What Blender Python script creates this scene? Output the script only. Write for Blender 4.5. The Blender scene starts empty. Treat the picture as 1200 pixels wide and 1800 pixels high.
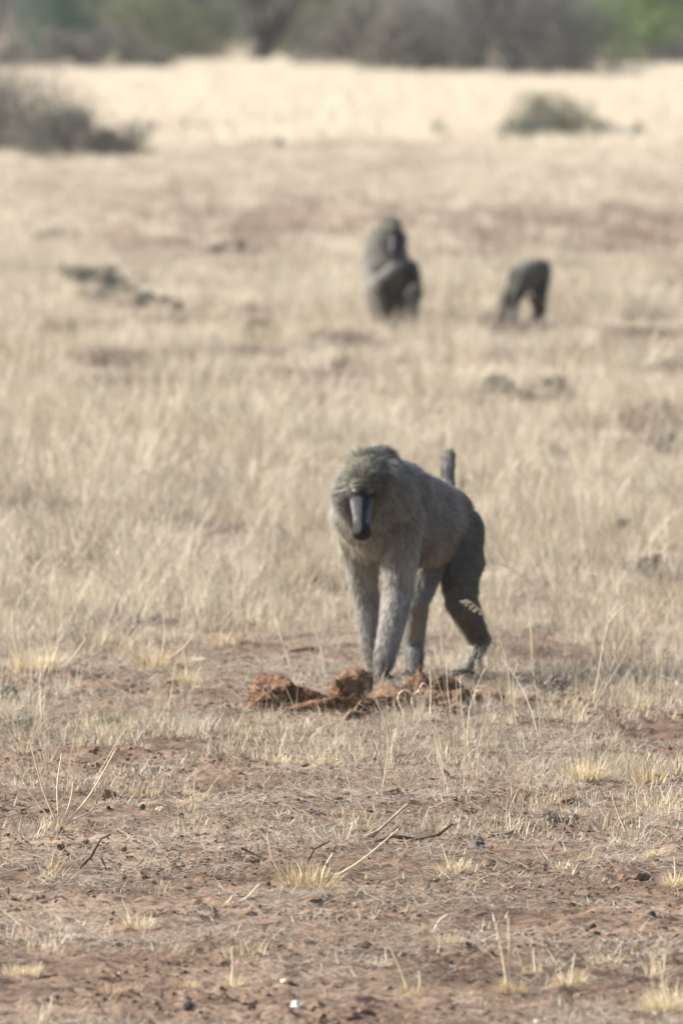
import bpy, math, random
import numpy as np
from mathutils import Vector, Matrix

random.seed(7)
rng = np.random.default_rng(7)
SC = bpy.context.scene
R = math.radians

# ------------------------------------------------------------------ camera
CAM_H = 2.1
FPX = 300 / 22.2 * 1800.0           # focal length in pixels of the 1200 x 1800 photograph
HOR = 22.0                          # row of the horizon in the photograph
PITCH = math.atan((900 - HOR) / FPX)
cd = bpy.data.cameras.new('camera')
cd.sensor_fit = 'VERTICAL'
cd.sensor_height = 22.2
cd.sensor_width = 14.8
cd.lens = 300
cd.clip_start = 0.5
cd.clip_end = 6000
cd.dof.use_dof = True
cd.dof.focus_distance = 35.5
cd.dof.aperture_fstop = 6.7
cd.dof.aperture_blades = 8
cam = bpy.data.objects.new('camera', cd)
SC.collection.objects.link(cam)
cam.location = (0, 0, CAM_H)
cam.rotation_euler = (R(90) - PITCH, 0, 0)
SC.camera = cam

# ------------------------------------------------------------------ sky, sun, exposure
SUN_EL = R(36)
SUN_AZ = R(-83)                     # degrees clockwise from +Y (view direction): from the left, slightly behind
w = bpy.data.worlds.new('World')
SC.world = w
w.use_nodes = True
nt = w.node_tree
nt.nodes.clear()
sky = nt.nodes.new('ShaderNodeTexSky')
sky.sky_type = 'NISHITA'
sky.sun_disc = False
sky.sun_elevation = SUN_EL
sky.sun_rotation = SUN_AZ
sky.air_density = 1.0
sky.dust_density = 3.0
bg = nt.nodes.new('ShaderNodeBackground')
bg.inputs['Strength'].default_value = 0.10
out = nt.nodes.new('ShaderNodeOutputWorld')
nt.links.new(sky.outputs[0], bg.inputs[0])
nt.links.new(bg.outputs[0], out.inputs[0])

sl = bpy.data.lights.new('sun', 'SUN')
sl.energy = 4.9
sl.angle = R(0.6)
sl.color = (1.0, 0.96, 0.905)
sun = bpy.data.objects.new('sun', sl)
SC.collection.objects.link(sun)
sd = Vector((math.sin(SUN_AZ) * math.cos(SUN_EL), math.cos(SUN_AZ) * math.cos(SUN_EL), math.sin(SUN_EL)))
sun.rotation_euler = sd.to_track_quat('Z', 'Y').to_euler()

SC.view_settings.view_transform = 'Standard'
SC.view_settings.look = 'None'
SC.view_settings.gamma = 1.0
SC.view_settings.use_curve_mapping = False
SC.view_settings.exposure = 0.92
SC.render.engine = 'CYCLES'
SC.cycles.max_bounces = 6
SC.cycles.diffuse_bounces = 3
SC.cycles.glossy_bounces = 2
SC.cycles.transmission_bounces = 3
SC.cycles.transparent_max_bounces = 6
SC.cycles.volume_bounces = 0
SC.cycles.use_denoising = True
SC.cycles.sample_clamp_indirect = 4.0

# ------------------------------------------------------------------ helpers
FWD = np.array([0, math.cos(PITCH), -math.sin(PITCH)])
UPV = np.array([0, math.sin(PITCH), math.cos(PITCH)])

def hash2(ix, iy, s):
    h = (ix.astype(np.int64) * 374761393 + iy.astype(np.int64) * 668265263 + s * 2147483647) & 0xffffffff
    h = ((h ^ (h >> 13)) * 1274126177) & 0xffffffff
    return ((h ^ (h >> 16)) & 0xffff) / 65535.0

def vnoise(x, y, s=0):
    x = np.asarray(x, float); y = np.asarray(y, float)
    ix = np.floor(x); iy = np.floor(y)
    fx = x - ix; fy = y - iy
    fx = fx * fx * (3 - 2 * fx); fy = fy * fy * (3 - 2 * fy)
    a = hash2(ix, iy, s); b = hash2(ix + 1, iy, s); c = hash2(ix, iy + 1, s); d = hash2(ix + 1, iy + 1, s)
    return (a + (b - a) * fx) * (1 - fy) + (c + (d - c) * fx) * fy

def fbm(x, y, s=0, o=3):
    v = 0; a = 0.5; t = 0
    for k in range(o):
        v = v + a * vnoise(x * 2 ** k, y * 2 ** k, s + k * 17); t += a; a *= 0.5
    return v / t

def gh(x, y):
    """height of the ground"""
    x = np.asarray(x, float); y = np.asarray(y, float)
    h = 0.030 * (vnoise(x * 0.7, y * 0.45, 1) - .5) + 0.022 * (vnoise(x * 2.1 + 5, y * 1.6, 2) - .5)
    h = h + 0.010 * (vnoise(x * 7, y * 5, 3) - .5)
    near = np.clip((60 - y) / 15, 0, 1)
    f = vnoise(x * 27, y * 22, 4)
    h = h + near * 0.013 * np.maximum(f - .62, 0) / .38
    g = vnoise(x * 44 + 9, y * 36, 5)
    h = h + near * 0.013 * np.maximum(g - .60, 0) / .4
    h = h + 0.10 * (vnoise(x * 0.11, y * 0.05, 6) - .5) * np.clip((y - 60) / 60, 0, 1)
    return h

def gz(x, y):
    return float(gh(np.array([x]), np.array([y]))[0])

def pix(u, v, depth):
    """world point on the ray through pixel (u, v) of the photograph at ground distance depth"""
    d = FWD + np.array([1, 0, 0]) * (u - 600) / FPX + UPV * (900 - v) / FPX
    t = depth / d[1]
    return np.array([0, 0, CAM_H]) + d * t

def dist_at(v):
    return FPX * CAM_H / (v - HOR)

def ground_at(u, v):
    D = dist_at(v)
    for _ in range(3):
        p = pix(u, v, D)
        D += (p[2] - gz(p[0], p[1])) * 0.0 # flat estimate is close enough; height comes from gz
    p = pix(u, v, D)
    return np.array([p[0], p[1], gz(p[0], p[1])])

def link(o, parent=None):
    SC.collection.objects.link(o)
    if parent is not None:
        o.parent = parent
    return o

def tag(o, label=None, cat=None, group=None, kind=None):
    if label: o['label'] = label
    if cat: o['category'] = cat
    if group: o['group'] = group
    if kind: o['kind'] = kind
    return o

def mesh_np(name, V, F, mat=None, smooth=False, attrs=None):
    """V (n,3), F (m,k) constant k"""
    V = np.asarray(V, np.float32); F = np.asarray(F, np.int32)
    me = bpy.data.meshes.new(name)
    me.vertices.add(len(V)); me.vertices.foreach_set('co', V.ravel())
    k = F.shape[1]
    me.loops.add(F.size); me.loops.foreach_set('vertex_index', F.ravel())
    me.polygons.add(len(F))
    me.polygons.foreach_set('loop_start', np.arange(0, F.size, k, dtype=np.int32))
    me.update(calc_edges=True)
    if smooth:
        me.polygons.foreach_set('use_smooth', np.ones(len(F), bool))
    if mat: me.materials.append(mat)
    for nme, (typ, arr) in (attrs or {}).items():
        at = me.attributes.new(nme, typ, 'POINT')
        key = {'FLOAT': 'value', 'FLOAT_VECTOR': 'vector', 'FLOAT_COLOR': 'color', 'INT': 'value'}[typ]
        at.data.foreach_set(key, np.asarray(arr, np.int32 if typ == 'INT' else np.float32).ravel())
    me.update()
    return me

def objm(name, me, parent=None):
    return link(bpy.data.objects.new(name, me), parent)

# ------------------------------------------------------------------ materials
def newmat(name, rough=0.9, spec=0.2):
    m = bpy.data.materials.new(name); m.use_nodes = True
    n = m.node_tree; b = n.nodes['Principled BSDF']
    b.inputs['Roughness'].default_value = rough
    b.inputs['Specular IOR Level'].default_value = spec
    return m, n, b

def ramp(n, stops):
    r = n.nodes.new('ShaderNodeValToRGB')
    e = r.color_ramp.elements
    while len(e) < len(stops): e.new(0.5)
    for k, (p, c) in enumerate(stops):
        e[k].position = p; e[k].color = (*c, 1)
    return r

def math_n(n, op, a, b=None, c=None):
    m = n.nodes.new('ShaderNodeMath'); m.operation = op
    for k, v in enumerate((a, b, c)):
        if v is None: continue
        if isinstance(v, (int, float)): m.inputs[k].default_value = v
        else: n.links.new(v, m.inputs[k])
    return m.outputs[0]

def noise_n(n, vec, scale, detail=4, rough=0.55):
    t = n.nodes.new('ShaderNodeTexNoise'); t.inputs['Scale'].default_value = scale
    t.inputs['Detail'].default_value = detail; t.inputs['Roughness'].default_value = rough
    if vec is not None: n.links.new(vec, t.inputs['Vector'])
    return t.outputs['Fac']

def mixc(n, f, a, b, mode='MIX'):
    m = n.nodes.new('ShaderNodeMix'); m.data_type = 'RGBA'; m.blend_type = mode
    for idx, v in ((0, f), (6, a), (7, b)):
        if isinstance(v, (int, float)): m.inputs[idx].default_value = v
        elif isinstance(v, tuple): m.inputs[idx].default_value = (*v, 1)
        else: n.links.new(v, m.inputs[idx])
    return m.outputs[2]

def straw_mat(name, stops, transl=0.35, objr=0.5):
    """dry grass: colour varies by plant and by blade, some light comes through"""
    m = bpy.data.materials.new(name); m.use_nodes = True
    n = m.node_tree; n.nodes.clear()
    at = n.nodes.new('ShaderNodeAttribute'); at.attribute_name = 'tint'
    oi = n.nodes.new('ShaderNodeObjectInfo')
    f = math_n(n, 'ADD', math_n(n, 'MULTIPLY', at.outputs['Fac'], 1 - objr), math_n(n, 'MULTIPLY', oi.outputs['Random'], objr))
    r = ramp(n, stops); n.links.new(f, r.inputs[0])
    d = n.nodes.new('ShaderNodeBsdfPrincipled'); d.inputs['Roughness'].default_value = 0.6
    d.inputs['Specular IOR Level'].default_value = 0.35
    t = n.nodes.new('ShaderNodeBsdfTranslucent')
    n.links.new(r.outputs[0], d.inputs['Base Color']); n.links.new(r.outputs[0], t.inputs['Color'])
    mx = n.nodes.new('ShaderNodeMixShader'); mx.inputs[0].default_value = transl
    n.links.new(d.outputs[0], mx.inputs[1]); n.links.new(t.outputs[0], mx.inputs[2])
    o = n.nodes.new('ShaderNodeOutputMaterial'); n.links.new(mx.outputs[0], o.inputs[0])
    return m

M = {}
M['straw'] = straw_mat('dry_straw', [(0, (.15, .11, .07)), (.25, (.36, .295, .205)), (.6, (.575, .50, .375)), (1, (.80, .735, .595))])
M['straw_far'] = straw_mat('pale_straw', [(0, (.33, .265, .185)), (.4, (.60, .53, .41)), (1, (.81, .755, .625))])
M['straw_cream'] = straw_mat('cream_straw', [(0, (.70, .61, .47)), (1, (.82, .75, .61))])
M['straw_gold'] = straw_mat('golden_straw', [(0, (.32, .22, .12)), (.4, (.60, .485, .31)), (1, (.84, .75, .56))])
M['straw_hero'] = straw_mat('bright_straw', [(0, (.34, .23, .11)), (.35, (.60, .48, .29)), (1, (.86, .78, .60))])
M['straw_grey'] = straw_mat('grey_litter', [(0, (.20, .165, .13)), (.5, (.40, .35, .29)), (1, (.60, .55, .48))], .15)
M['weed'] = straw_mat('brown_grey_weed', [(0, (.09, .068, .052)), (.6, (.20, .16, .125)), (1, (.34, .29, .235))], .1)
M['twiggy'] = straw_mat('grey_twigs', [(0, (.10, .075, .06)), (.6, (.20, .155, .12)), (1, (.30, .25, .20))], .05)
M['pinkweed'] = straw_mat('pinkish_dry_weed', [(0, (.25, .19, .145)), (.6, (.38, .30, .235)), (1, (.52, .43, .34))], .15)

# soil
def soil():
    m, n, b = newmat('red_brown_soil', 0.95, 0.1)
    g = n.nodes.new('ShaderNodeNewGeometry'); P = g.outputs['Position']
    a = noise_n(n, P, 0.9, 5); c = noise_n(n, P, 9, 6, .65); d = noise_n(n, P, 60, 3)
    r1 = ramp(n, [(.3, (.112, .075, .053)), (.5, (.182, .127, .091)), (.7, (.30, .223, .165))]); n.links.new(a, r1.inputs[0])
    r2 = ramp(n, [(.36, (.42, .39, .37)), (.48, (.95, .95, .95)), (.68, (1.3, 1.27, 1.22))]); n.links.new(c, r2.inputs[0])
    c1 = mixc(n, 1.0, r1.outputs[0], r2.outputs[0], 'MULTIPLY')
    r3 = ramp(n, [(.42, (.62, .6, .58)), (.5, (1, 1, 1)), (.6, (1.1, 1.1, 1.1))]); n.links.new(d, r3.inputs[0])
    c2 = mixc(n, 0.8, c1, r3.outputs[0], 'MULTIPLY')
    # far away the soil lies under a thatch of dry straw
    s = n.nodes.new('ShaderNodeSeparateXYZ'); n.links.new(P, s.inputs[0])
    mr = n.nodes.new('ShaderNodeMapRange'); n.links.new(s.outputs[1], mr.inputs[0])
    mr.inputs[1].default_value = 44; mr.inputs[2].default_value = 62
    mr.inputs[3].default_value = 0; mr.inputs[4].default_value = .8
    ra = ramp(n, [(.35, (.20, .145, .105)), (.65, (.42, .34, .26))]); n.links.new(noise_n(n, P, .6, 4), ra.inputs[0])
    c3 = mixc(n, mr.outputs[0], c2, ra.outputs[0])
    n.links.new(c3, b.inputs['Base Color'])
    bp = n.nodes.new('ShaderNodeBump'); bp.inputs['Strength'].default_value = .8; bp.inputs['Distance'].default_value = .012
    n.links.new(math_n(n, 'ADD', c, math_n(n, 'MULTIPLY', d, .5)), bp.inputs['Height'])
    n.links.new(bp.outputs[0], b.inputs['Normal'])
    return m
M['soil'] = soil()

def rocky(name, c0, c1, scale=30, bump=.01, rough=.9):
    m, n, b = newmat(name, rough, .2)
    tc = n.nodes.new('ShaderNodeTexCoord')
    f = noise_n(n, tc.outputs['Object'], scale, 6, .65)
    r = ramp(n, [(.35, c0), (.65, c1)]); n.links.new(f, r.inputs[0]); n.links.new(r.outputs[0], b.inputs['Base Color'])
    bp = n.nodes.new('ShaderNodeBump'); bp.inputs['Strength'].default_value = .9; bp.inputs['Distance'].default_value = bump
    n.links.new(f, bp.inputs['Height']); n.links.new(bp.outputs[0], b.inputs['Normal'])
    return m
M['clod'] = rocky('red_brown_dung', (.07, .037, .021), (.31, .178, .105), 45, .018)
M['clod2'] = rocky('tan_dung', (.11, .062, .038), (.37, .24, .15), 45, .018)
M['stone_white'] = rocky('white_stone', (.55, .52, .47), (.8, .78, .73), 40, .003)
M['stone_cream'] = rocky('cream_stone', (.45, .36, .25), (.65, .56, .43), 40, .003)
M['pellet'] = rocky('dark_dropping', (.018, .02, .018), (.05, .05, .045), 40, .004, .7)
M['stone_grey'] = rocky('dark_stone', (.06, .055, .055), (.14, .13, .125), 40, .006)
M['soil_crumb'] = rocky('soil_crumb', (.12, .077, .050), (.30, .205, .14), 30, .005)
M['bark'] = rocky('dark_bark', (.035, .03, .026), (.09, .078, .065), 6, .03)
M['dead_wood'] = rocky('dead_wood', (.06, .04, .03), (.19, .14, .10), 40, .004)
M['pale_wood'] = rocky('bleached_twig', (.32, .26, .19), (.58, .50, .38), 40, .003)

def leaf_mat(name, a, b_):
    return straw_mat(name, [(0, a), (1, b_)], .3, .0)

# ------------------------------------------------------------------ ground
def ground():
    ys = [24.0]
    while ys[-1] < 52: ys.append(ys[-1] + 0.022 * (ys[-1] / 30))
    while ys[-1] < 5000: ys.append(ys[-1] + 0.05 * (ys[-1] / 52) ** 2.4)
    ys = [-60, -20, 0, 10, 18, 22] + ys
    xs = list(np.arange(-1.9, 1.9001, 0.018))
    s = .03
    while xs[-1] < 4000: xs.append(xs[-1] + s); s *= 1.09
    neg = [-v for v in xs[len(np.arange(-1.9, 1.9001, 0.018)):]][::-1]
    xs = neg + xs
    X, Y = np.meshgrid(np.array(xs), np.array(ys))
    Z = gh(X, Y)
    V = np.stack([X, Y, Z], -1).reshape(-1, 3)
    ny, nx = X.shape
    i = np.arange((ny - 1) * (nx - 1)); r_, c_ = i // (nx - 1), i % (nx - 1)
    a = r_ * nx + c_
    F = np.stack([a, a + 1, a + nx + 1, a + nx], -1)
    o = objm('ground', mesh_np('ground', V, F, M['soil'], True))
    tag(o, kind='structure', label='dry reddish brown savanna soil')
    print('ground verts', len(V))
ground()

# ------------------------------------------------------------------ grass plants
def blade_geo(base, yaw, lean, length, width, curl, nseg=3, r=None):
    """one ribbon: returns verts (2*nseg+1, 3), tris"""
    t = np.linspace(0, 1, nseg + 1)
    ang = lean + curl * t
    seg = length / nseg
    hx = np.concatenate([[0], np.cumsum(np.sin(ang[:-1]) * seg)])
    hz = np.concatenate([[0], np.cumsum(np.cos(ang[:-1]) * seg)])
    d = np.array([math.cos(yaw), math.sin(yaw)])
    p = np.stack([base[0] + d[0] * hx, base[1] + d[1] * hx, base[2] + hz], -1)
    ty = yaw + (r.uniform(-1.2, 1.2) if r is not None else 0) + math.pi / 2
    s = np.array([math.cos(ty), math.sin(ty), 0]) * width / 2
    wt = (1 - t ** 1.5 * .85)[:, None]
    L = p - s * wt; Rr = p + s * wt
    V = np.empty((2 * (nseg + 1), 3)); V[0::2] = L; V[1::2] = Rr
    F = []
    for k in range(nseg):
        a = 2 * k; F += [(a, a + 1, a + 3), (a, a + 3, a + 2)]
    return V, np.array(F)

def plant(name, mat, n, spread, hmin, hmax, width, lean=(0, .6), curl=(0, .8), nseg=3, seed=0, heads=0, flat=False):
    r = np.random.default_rng(seed)
    Vs, Fs, T = [], [], []; off = 0
    for k in range(n):
        a = r.uniform(0, 2 * math.pi); rr = spread * math.sqrt(r.uniform(0, 1))
        base = (rr * math.cos(a), rr * math.sin(a), r.uniform(.002, .012) if flat else -.006)
        yaw = a + r.normal(0, .7) if not flat else r.uniform(0, 6.28)
        L = r.uniform(hmin, hmax)
        V, F = blade_geo(base, yaw, r.uniform(*lean), L, width * r.uniform(.6, 1.3), r.uniform(*curl), nseg, r)
        Vs.append(V); Fs.append(F + off); off += len(V); tt = r.uniform(0, 1); T += [tt] * len(V)
        if k < heads:                                  # a loose seed head at the tip
            tip = V[-1]; dirv = V[-1] - V[-3]; dirv /= np.linalg.norm(dirv) + 1e-9
            for q in range(9):
                bb = tip - dirv * L * .028 * q
                V2, F2 = blade_geo(bb, r.uniform(0, 6.28), r.uniform(.4, 1.2), L * .07, width * .8, .3, 1, r)
                Vs.append(V2); Fs.append(F2 + off); off += len(V2); T += [tt] * len(V2)
    return mesh_np(name, np.concatenate(Vs), np.concatenate(Fs), mat, False, {'tint': ('FLOAT', T)})

def coll(name, meshes):
    c = bpy.data.collections.new(name)
    for k, me in enumerate(meshes):
        o = bpy.data.objects.new(f'{name}_{k:02d}', me); c.objects.link(o)
    return c

def scatter(name, col, P, rot, scl, kind, label, cat):
    me = bpy.data.meshes.new(name)
    me.vertices.add(len(P)); me.vertices.foreach_set('co', np.asarray(P, np.float32).ravel())
    for nme, typ, arr in (('rot', 'FLOAT_VECTOR', rot), ('scl', 'FLOAT_VECTOR', scl), ('pick', 'INT', kind)):
        at = me.attributes.new(nme, typ, 'POINT')
        at.data.foreach_set('value' if typ == 'INT' else 'vector', np.asarray(arr, np.int32 if typ == 'INT' else np.float32).ravel())
    o = objm(name, me)
    g = bpy.data.node_groups.new(name, 'GeometryNodeTree')
    g.interface.new_socket('Geometry', in_out='INPUT', socket_type='NodeSocketGeometry')
    g.interface.new_socket('Geometry', in_out='OUTPUT', socket_type='NodeSocketGeometry')
    gi = g.nodes.new('NodeGroupInput'); go = g.nodes.new('NodeGroupOutput')
    ip = g.nodes.new('GeometryNodeInstanceOnPoints')
    ci = g.nodes.new('GeometryNodeCollectionInfo')
    ci.inputs['Collection'].default_value = col
    ci.inputs['Separate Children'].default_value = True
    ci.inputs['Reset Children'].default_value = True
    def na(nme, t):
        a = g.nodes.new('GeometryNodeInputNamedAttribute'); a.data_type = t; a.inputs[0].default_value = nme
        return a.outputs[0]
    g.links.new(gi.outputs[0], ip.inputs['Points'])
    g.links.new(ci.outputs[0], ip.inputs['Instance'])
    ip.inputs['Pick Instance'].default_value = True
    g.links.new(na('pick', 'INT'), ip.inputs['Instance Index'])
    er = g.nodes.new('FunctionNodeEulerToRotation'); g.links.new(na('rot', 'FLOAT_VECTOR'), er.inputs[0])
    g.links.new(er.outputs[0], ip.inputs['Rotation'])
    g.links.new(na('scl', 'FLOAT_VECTOR'), ip.inputs['Scale'])
    g.links.new(ip.outputs[0], go.inputs[0])
    md = o.modifiers.new('scatter', 'NODES'); md.node_group = g
    tag(o, label, cat, kind='stuff')
    print(name, len(P))
    return o

def rand_xy(n, y0, y1, margin=1.45, pow_=1.0):
    """points in the wedge of ground the view sees (and a good margin each side)"""
    ts = rng.uniform(0, 1, n)
    y = np.sqrt(y0 ** 2 + ts * (y1 ** 2 - y0 ** 2))
    half = y * (600 / FPX) * margin + 0.35
    x = rng.uniform(-1, 1, n) * half
    return x, y

def row_of(y): return HOR + FPX * CAM_H / y
def col_of(x, y): return 600 + x * FPX / y

def scat_xy(name, col, nk, x, y, s, label, cat, tilt=.12, flatz=None, zoff=0.0):
    n = len(x)
    P = np.stack([x, y, gh(x, y) + zoff], -1)
    rot = np.stack([rng.normal(0, tilt, n), rng.normal(0, tilt, n), rng.uniform(0, 6.28, n)], -1)
    scl = np.stack([s, s, s * (flatz if flatz is not None else 1)], -1)
    return scatter(name, col, P, rot, scl, rng.integers(0, nk, n) if np.isscalar(nk) else nk, label, cat)

def keep(mask, *arrs): return [a[mask] for a in arrs]
def blob(x, y, u, v, ru, rv, p=2):
    """soft ground patch around the spot seen at (u, v): an ellipse of ground measured in metres"""
    D = dist_at(v); cx = (u - 600) / FPX * D
    rx = ru / FPX * D; ry = (dist_at(v - rv) - dist_at(v + rv)) / 2
    return np.exp(-(((x - cx) / rx) ** 2 + ((y - D) / ry) ** 2))

# --- near short stubble and leaf litter (28 - 47 m)
stub = [plant(f'stub{k}', M['straw'], 12 + 3 * k, .03 + .006 * k, .012, .034 + .006 * k, .0030, (0.1, .9), (0, .9), 2, 10 + k) for k in range(5)]
stub += [plant(f'stubg{k}', M['straw_grey'], 16, .05, .008, .028, .0035, (0.6, 1.4), (0, .8), 2, 20 + k) for k in range(2)]
stub += [plant(f'stubgold{k}', M['straw_gold'], 45, .03, .02, .055, .0032, (0.1, 1.2), (0, .7), 3, 30 + k) for k in range(2)]
c_stub = coll('stubble_plants', stub)
def bare(x, y):
    b = blob(x, y, 120, 1190, 420, 28) + blob(x, y, 480, 1150, 160, 30) + blob(x, y, 980, 1075, 160, 45) * .8
    b = b + blob(x, y, 300, 1450, 260, 60) * .5 + blob(x, y, 690, 1215, 240, 45) * .9
    return np.clip(b, 0, 1)
x, y = rand_xy(30000, 28, 50)
v = row_of(y)
dens = np.interp(v, [1000, 1180, 1330, 1400, 1500, 1800], [.60, .5, .75, .34, .09, .12])
pat = fbm(x * 1.6, y * .9, 40)
dens = dens * np.clip((pat - .40) * 6, 0.02, 1.4) * (1 - .88 * bare(x, y))
k_ = rng.uniform(0, 1, len(x)) < dens
x, y = keep(k_, x, y)
scat_xy('short_grass', c_stub, np.where(rng.uniform(0, 1, len(x)) < .07, rng.integers(7, 9, len(x)), rng.integers(0, 7, len(x))), x, y, rng.uniform(.6, 1.5, len(x)), 'short dry stubble of grass on the bare reddish soil', 'grass', .15)

# --- litter: flat straws and pale flakes
lit = [plant(f'lit{k}', (M['straw_grey'], M['straw'])[k % 2], 9, .07, .02, .09, .003, (1.3, 1.62), (0, .12), 2, 40 + k, flat=True) for k in range(4)]
c_lit = coll('litter_straws', lit)
x, y = rand_xy(80000, 27.5, 58)
d = np.clip((fbm(x * 2.2, y * 1.2, 60) - .35) * 4, .05, 1) * np.interp(row_of(y), [900, 1100, 1420, 1800], [.5, 1, .6, .6])
k_ = rng.uniform(0, 1, len(x)) < d
x, y = keep(k_, x, y)
scat_xy('straw_litter', c_lit, 4, x, y, rng.uniform(.5, 1.3, len(x)), 'loose dead straws lying flat on the soil', 'litter', .10)

# --- soil crumbs
def lump(name, mat, seed, sub=2, rough=.35, sc=(1, 1, 1), freq=1.6, size=1.0):
    import bmesh
    bm = bmesh.new(); bmesh.ops.create_icosphere(bm, subdivisions=sub, radius=1)
    from mathutils import noise as mn
    for q in bm.verts:
        p = q.co.copy()
        f = 1 + rough * mn.noise(p * freq + Vector((seed * 3.7, 0, 0))) + rough * .5 * mn.noise(p * freq * 2.3 + Vector((0, seed * 2.1, 0))) \
            + rough * .3 * mn.noise(p * freq * 5.1 + Vector((0, 0, seed)))
        q.co = Vector((p.x * sc[0], p.y * sc[1], p.z * sc[2])) * f * size
    me = bpy.data.meshes.new(name); bm.to_mesh(me); bm.free()
    me.polygons.foreach_set('use_smooth', np.zeros(len(me.polygons), bool))
    me.materials.append(mat)
    return me
crumb = [lump(f'crumb{k}', M['soil_crumb'], k, 2, .6, (1.3, 1.1, .5), 1.6, .01) for k in range(5)]
crumb += [lump('crumbp', M['stone_cream'], 9, 1, .5, (1, 1, .5), 1.4, .006)]
c_crumb = coll('soil_crumbs', crumb)
x, y = rand_xy(90000, 27.5, 45)
d = np.clip((fbm(x * 2.6, y * 1.6, 80) - .38) * 5, .05, 1)
k_ = rng.uniform(0, 1, len(x)) < d
x, y = keep(k_, x, y)
s = rng.uniform(.15, .62, len(x)) + (rng.uniform(0, 1, len(x)) > .985) * rng.uniform(.5, 1.6, len(x))
kk = np.where(rng.uniform(0, 1, len(x)) < .06, 5, rng.integers(0, 5, len(x)))
scat_xy('soil_crumbs', c_crumb, kk, x, y, s, 'small crumbs and clods of reddish soil scattered on the ground', 'soil crumbs', .5)

# --- medium grass (34 - 60 m)
med = [plant(f'med{k}', M['straw'], 26 + 6 * k, .045 + .01 * k, .06, .15 + .02 * k, .0034, (0.05, .7), (.1, 1.1), 3, 60 + k, heads=k) for k in range(5)]
med += [plant(f'medg{k}', M['straw_gold'], 34, .05, .05, .13, .0034, (0.05, .8), (.1, .9), 3, 70 + k) for k in range(1)]
med += [plant('medy', M['straw_grey'], 30, .08, .04, .12, .0036, (0.2, 1.2), (.1, .9), 3, 75)]
med += [plant('medw', M['weed'], 60, .07, .03, .09, .0036, (0.2, 1.3), (.1, .6), 3, 76)]
c_med = coll('medium_grass', med)
x, y = rand_xy(17000, 36, 64)
v = row_of(y)
dens = np.interp(v, [700, 860, 980, 1060, 1180, 1250, 1380, 1430], [.65, .7, .60, .35, .05, .12, .05, 0])
pat = fbm(x * 1.5 + 3, y * .75, 90)
dens = dens * np.clip((pat - .42) * 7, 0.03, 1.3) * (1 - .95 * bare(x, y))
dens = dens + .35 * blob(x, y, 1040, 1205, 220, 22) + .5 * (blob(x, y, 80, 1150, 110, 22) + blob(x, y, 1060, 1370, 150, 12) + blob(x, y, 330, 1090, 160, 30)
                    + blob(x, y, 820, 1300, 220, 40) * .5 + blob(x, y, 150, 1290, 260, 30) * .4)
k_ = rng.uniform(0, 1, len(x)) < dens
x, y = keep(k_, x, y)
s = rng.uniform(.55, 1.25, len(x)) * np.interp(y, [38, 44, 52, 60], [.5, .7, .85, .8])
kk = np.where(rng.uniform(0, 1, len(x)) < .10 + .5 * np.clip((fbm(x * 1.6, y * .6, 97) - .55) * 6, 0, 1), 7, rng.integers(0, 7, len(x)))
scat_xy('dry_grass', c_med, kk, x, y, s, 'dry straw coloured grass growing in loose clumps round the walking baboon', 'grass', .12)

# --- thin tall stalks
tall = [plant(f'tall{k}', M['straw'], 4 + k, .05, .18, .34, .0030, (0.0, .35), (.1, 1.0), 5, 90 + k, heads=3) for k in range(5)]
c_tall = coll('tall_stalks', tall)
x, y = rand_xy(2600, 37, 75)
v = row_of(y)
dens = np.interp(v, [800, 1000, 1180, 1400], [.8, .6, .2, .14]) * (1 - .7 * bare(x, y))
k_ = rng.uniform(0, 1, len(x)) < dens
x, y = keep(k_, x, y)
scat_xy('thin_stalks', c_tall, 5, x, y, rng.uniform(.6, 1.15, len(x)), 'thin bent grass stalks with loose seed heads above the stubble', 'grass', .15)

# --- dense grass 50 - 115 m
den = [plant(f'den{k}', (M['straw_far'], M['straw'])[k % 2], 60, .12, .05, .15 + .02 * k, .0045, (0.0, .9), (.1, 1.2), 3, 110 + k, heads=2) for k in range(6)]
den += [plant('deng', M['straw_grey'], 60, .16, .03, .11, .006, (0.3, 1.2), (.1, 1.0), 3, 120), plant('denw', M['weed'], 90, .18, .03, .11, .0055, (0.1, 1.3), (.1, .6), 3, 121)]
c_den = coll('dense_grass', den)
x, y = rand_xy(60000, 49, 118)
pat = fbm(x * .9 + 3, y * .30, 130); pat2 = fbm(x * 2.6, y * 1.1, 133, 2)
dens = np.clip((pat - .38) * 7, .08, 1) * np.clip((pat2 - .42) * 8, .04, 1.3) * np.interp(y, [49, 60, 80, 118], [.30, .50, .6, .8])
gap = sum(blob(x, y, u_, v_, a_, b_) for u_, v_, a_, b_ in
          ((150, 965, 130, 16), (885, 695, 80, 22), (205, 545, 130, 36), (455, 575, 24, 16), (1180, 815, 60, 22), (950, 840, 110, 16), (500, 672, 26, 12), (690, 580, 60, 12), (915, 585, 55, 12), (965, 820, 50, 16), (1110, 965, 40, 14), (1145, 1025, 50, 12), (970, 700, 50, 14)))
gap = gap + .95 * np.clip((vnoise(x * 1.7, y * .45, 137) - .70) * 7, 0, 1)
dens = dens * (1 - .9 * np.clip(gap, 0, 1))
k_ = rng.uniform(0, 1, len(x)) < dens
x, y = keep(k_, x, y)
s = rng.uniform(.4, 1.15, len(x)) * (.15 + 1.6 * fbm(x * 1.1, y * .4, 140))
kk = np.where(rng.uniform(0, 1, len(x)) < .12 + .6 * np.clip((fbm(x * 1.4, y * .5, 147) - .53) * 7, 0, 1), 7, rng.integers(0, 7, len(x)))
s = np.where(kk == 7, s * .9, s * np.where((rng.uniform(0, 1, len(x)) < .22) & (fbm(x * .7, y * .3, 149) > .45), 1.5, 1.0))
scat_xy('grassland', c_den, kk, x, y, s, 'dense pale dry grassland behind the walking baboon', 'grass', .12)

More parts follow.
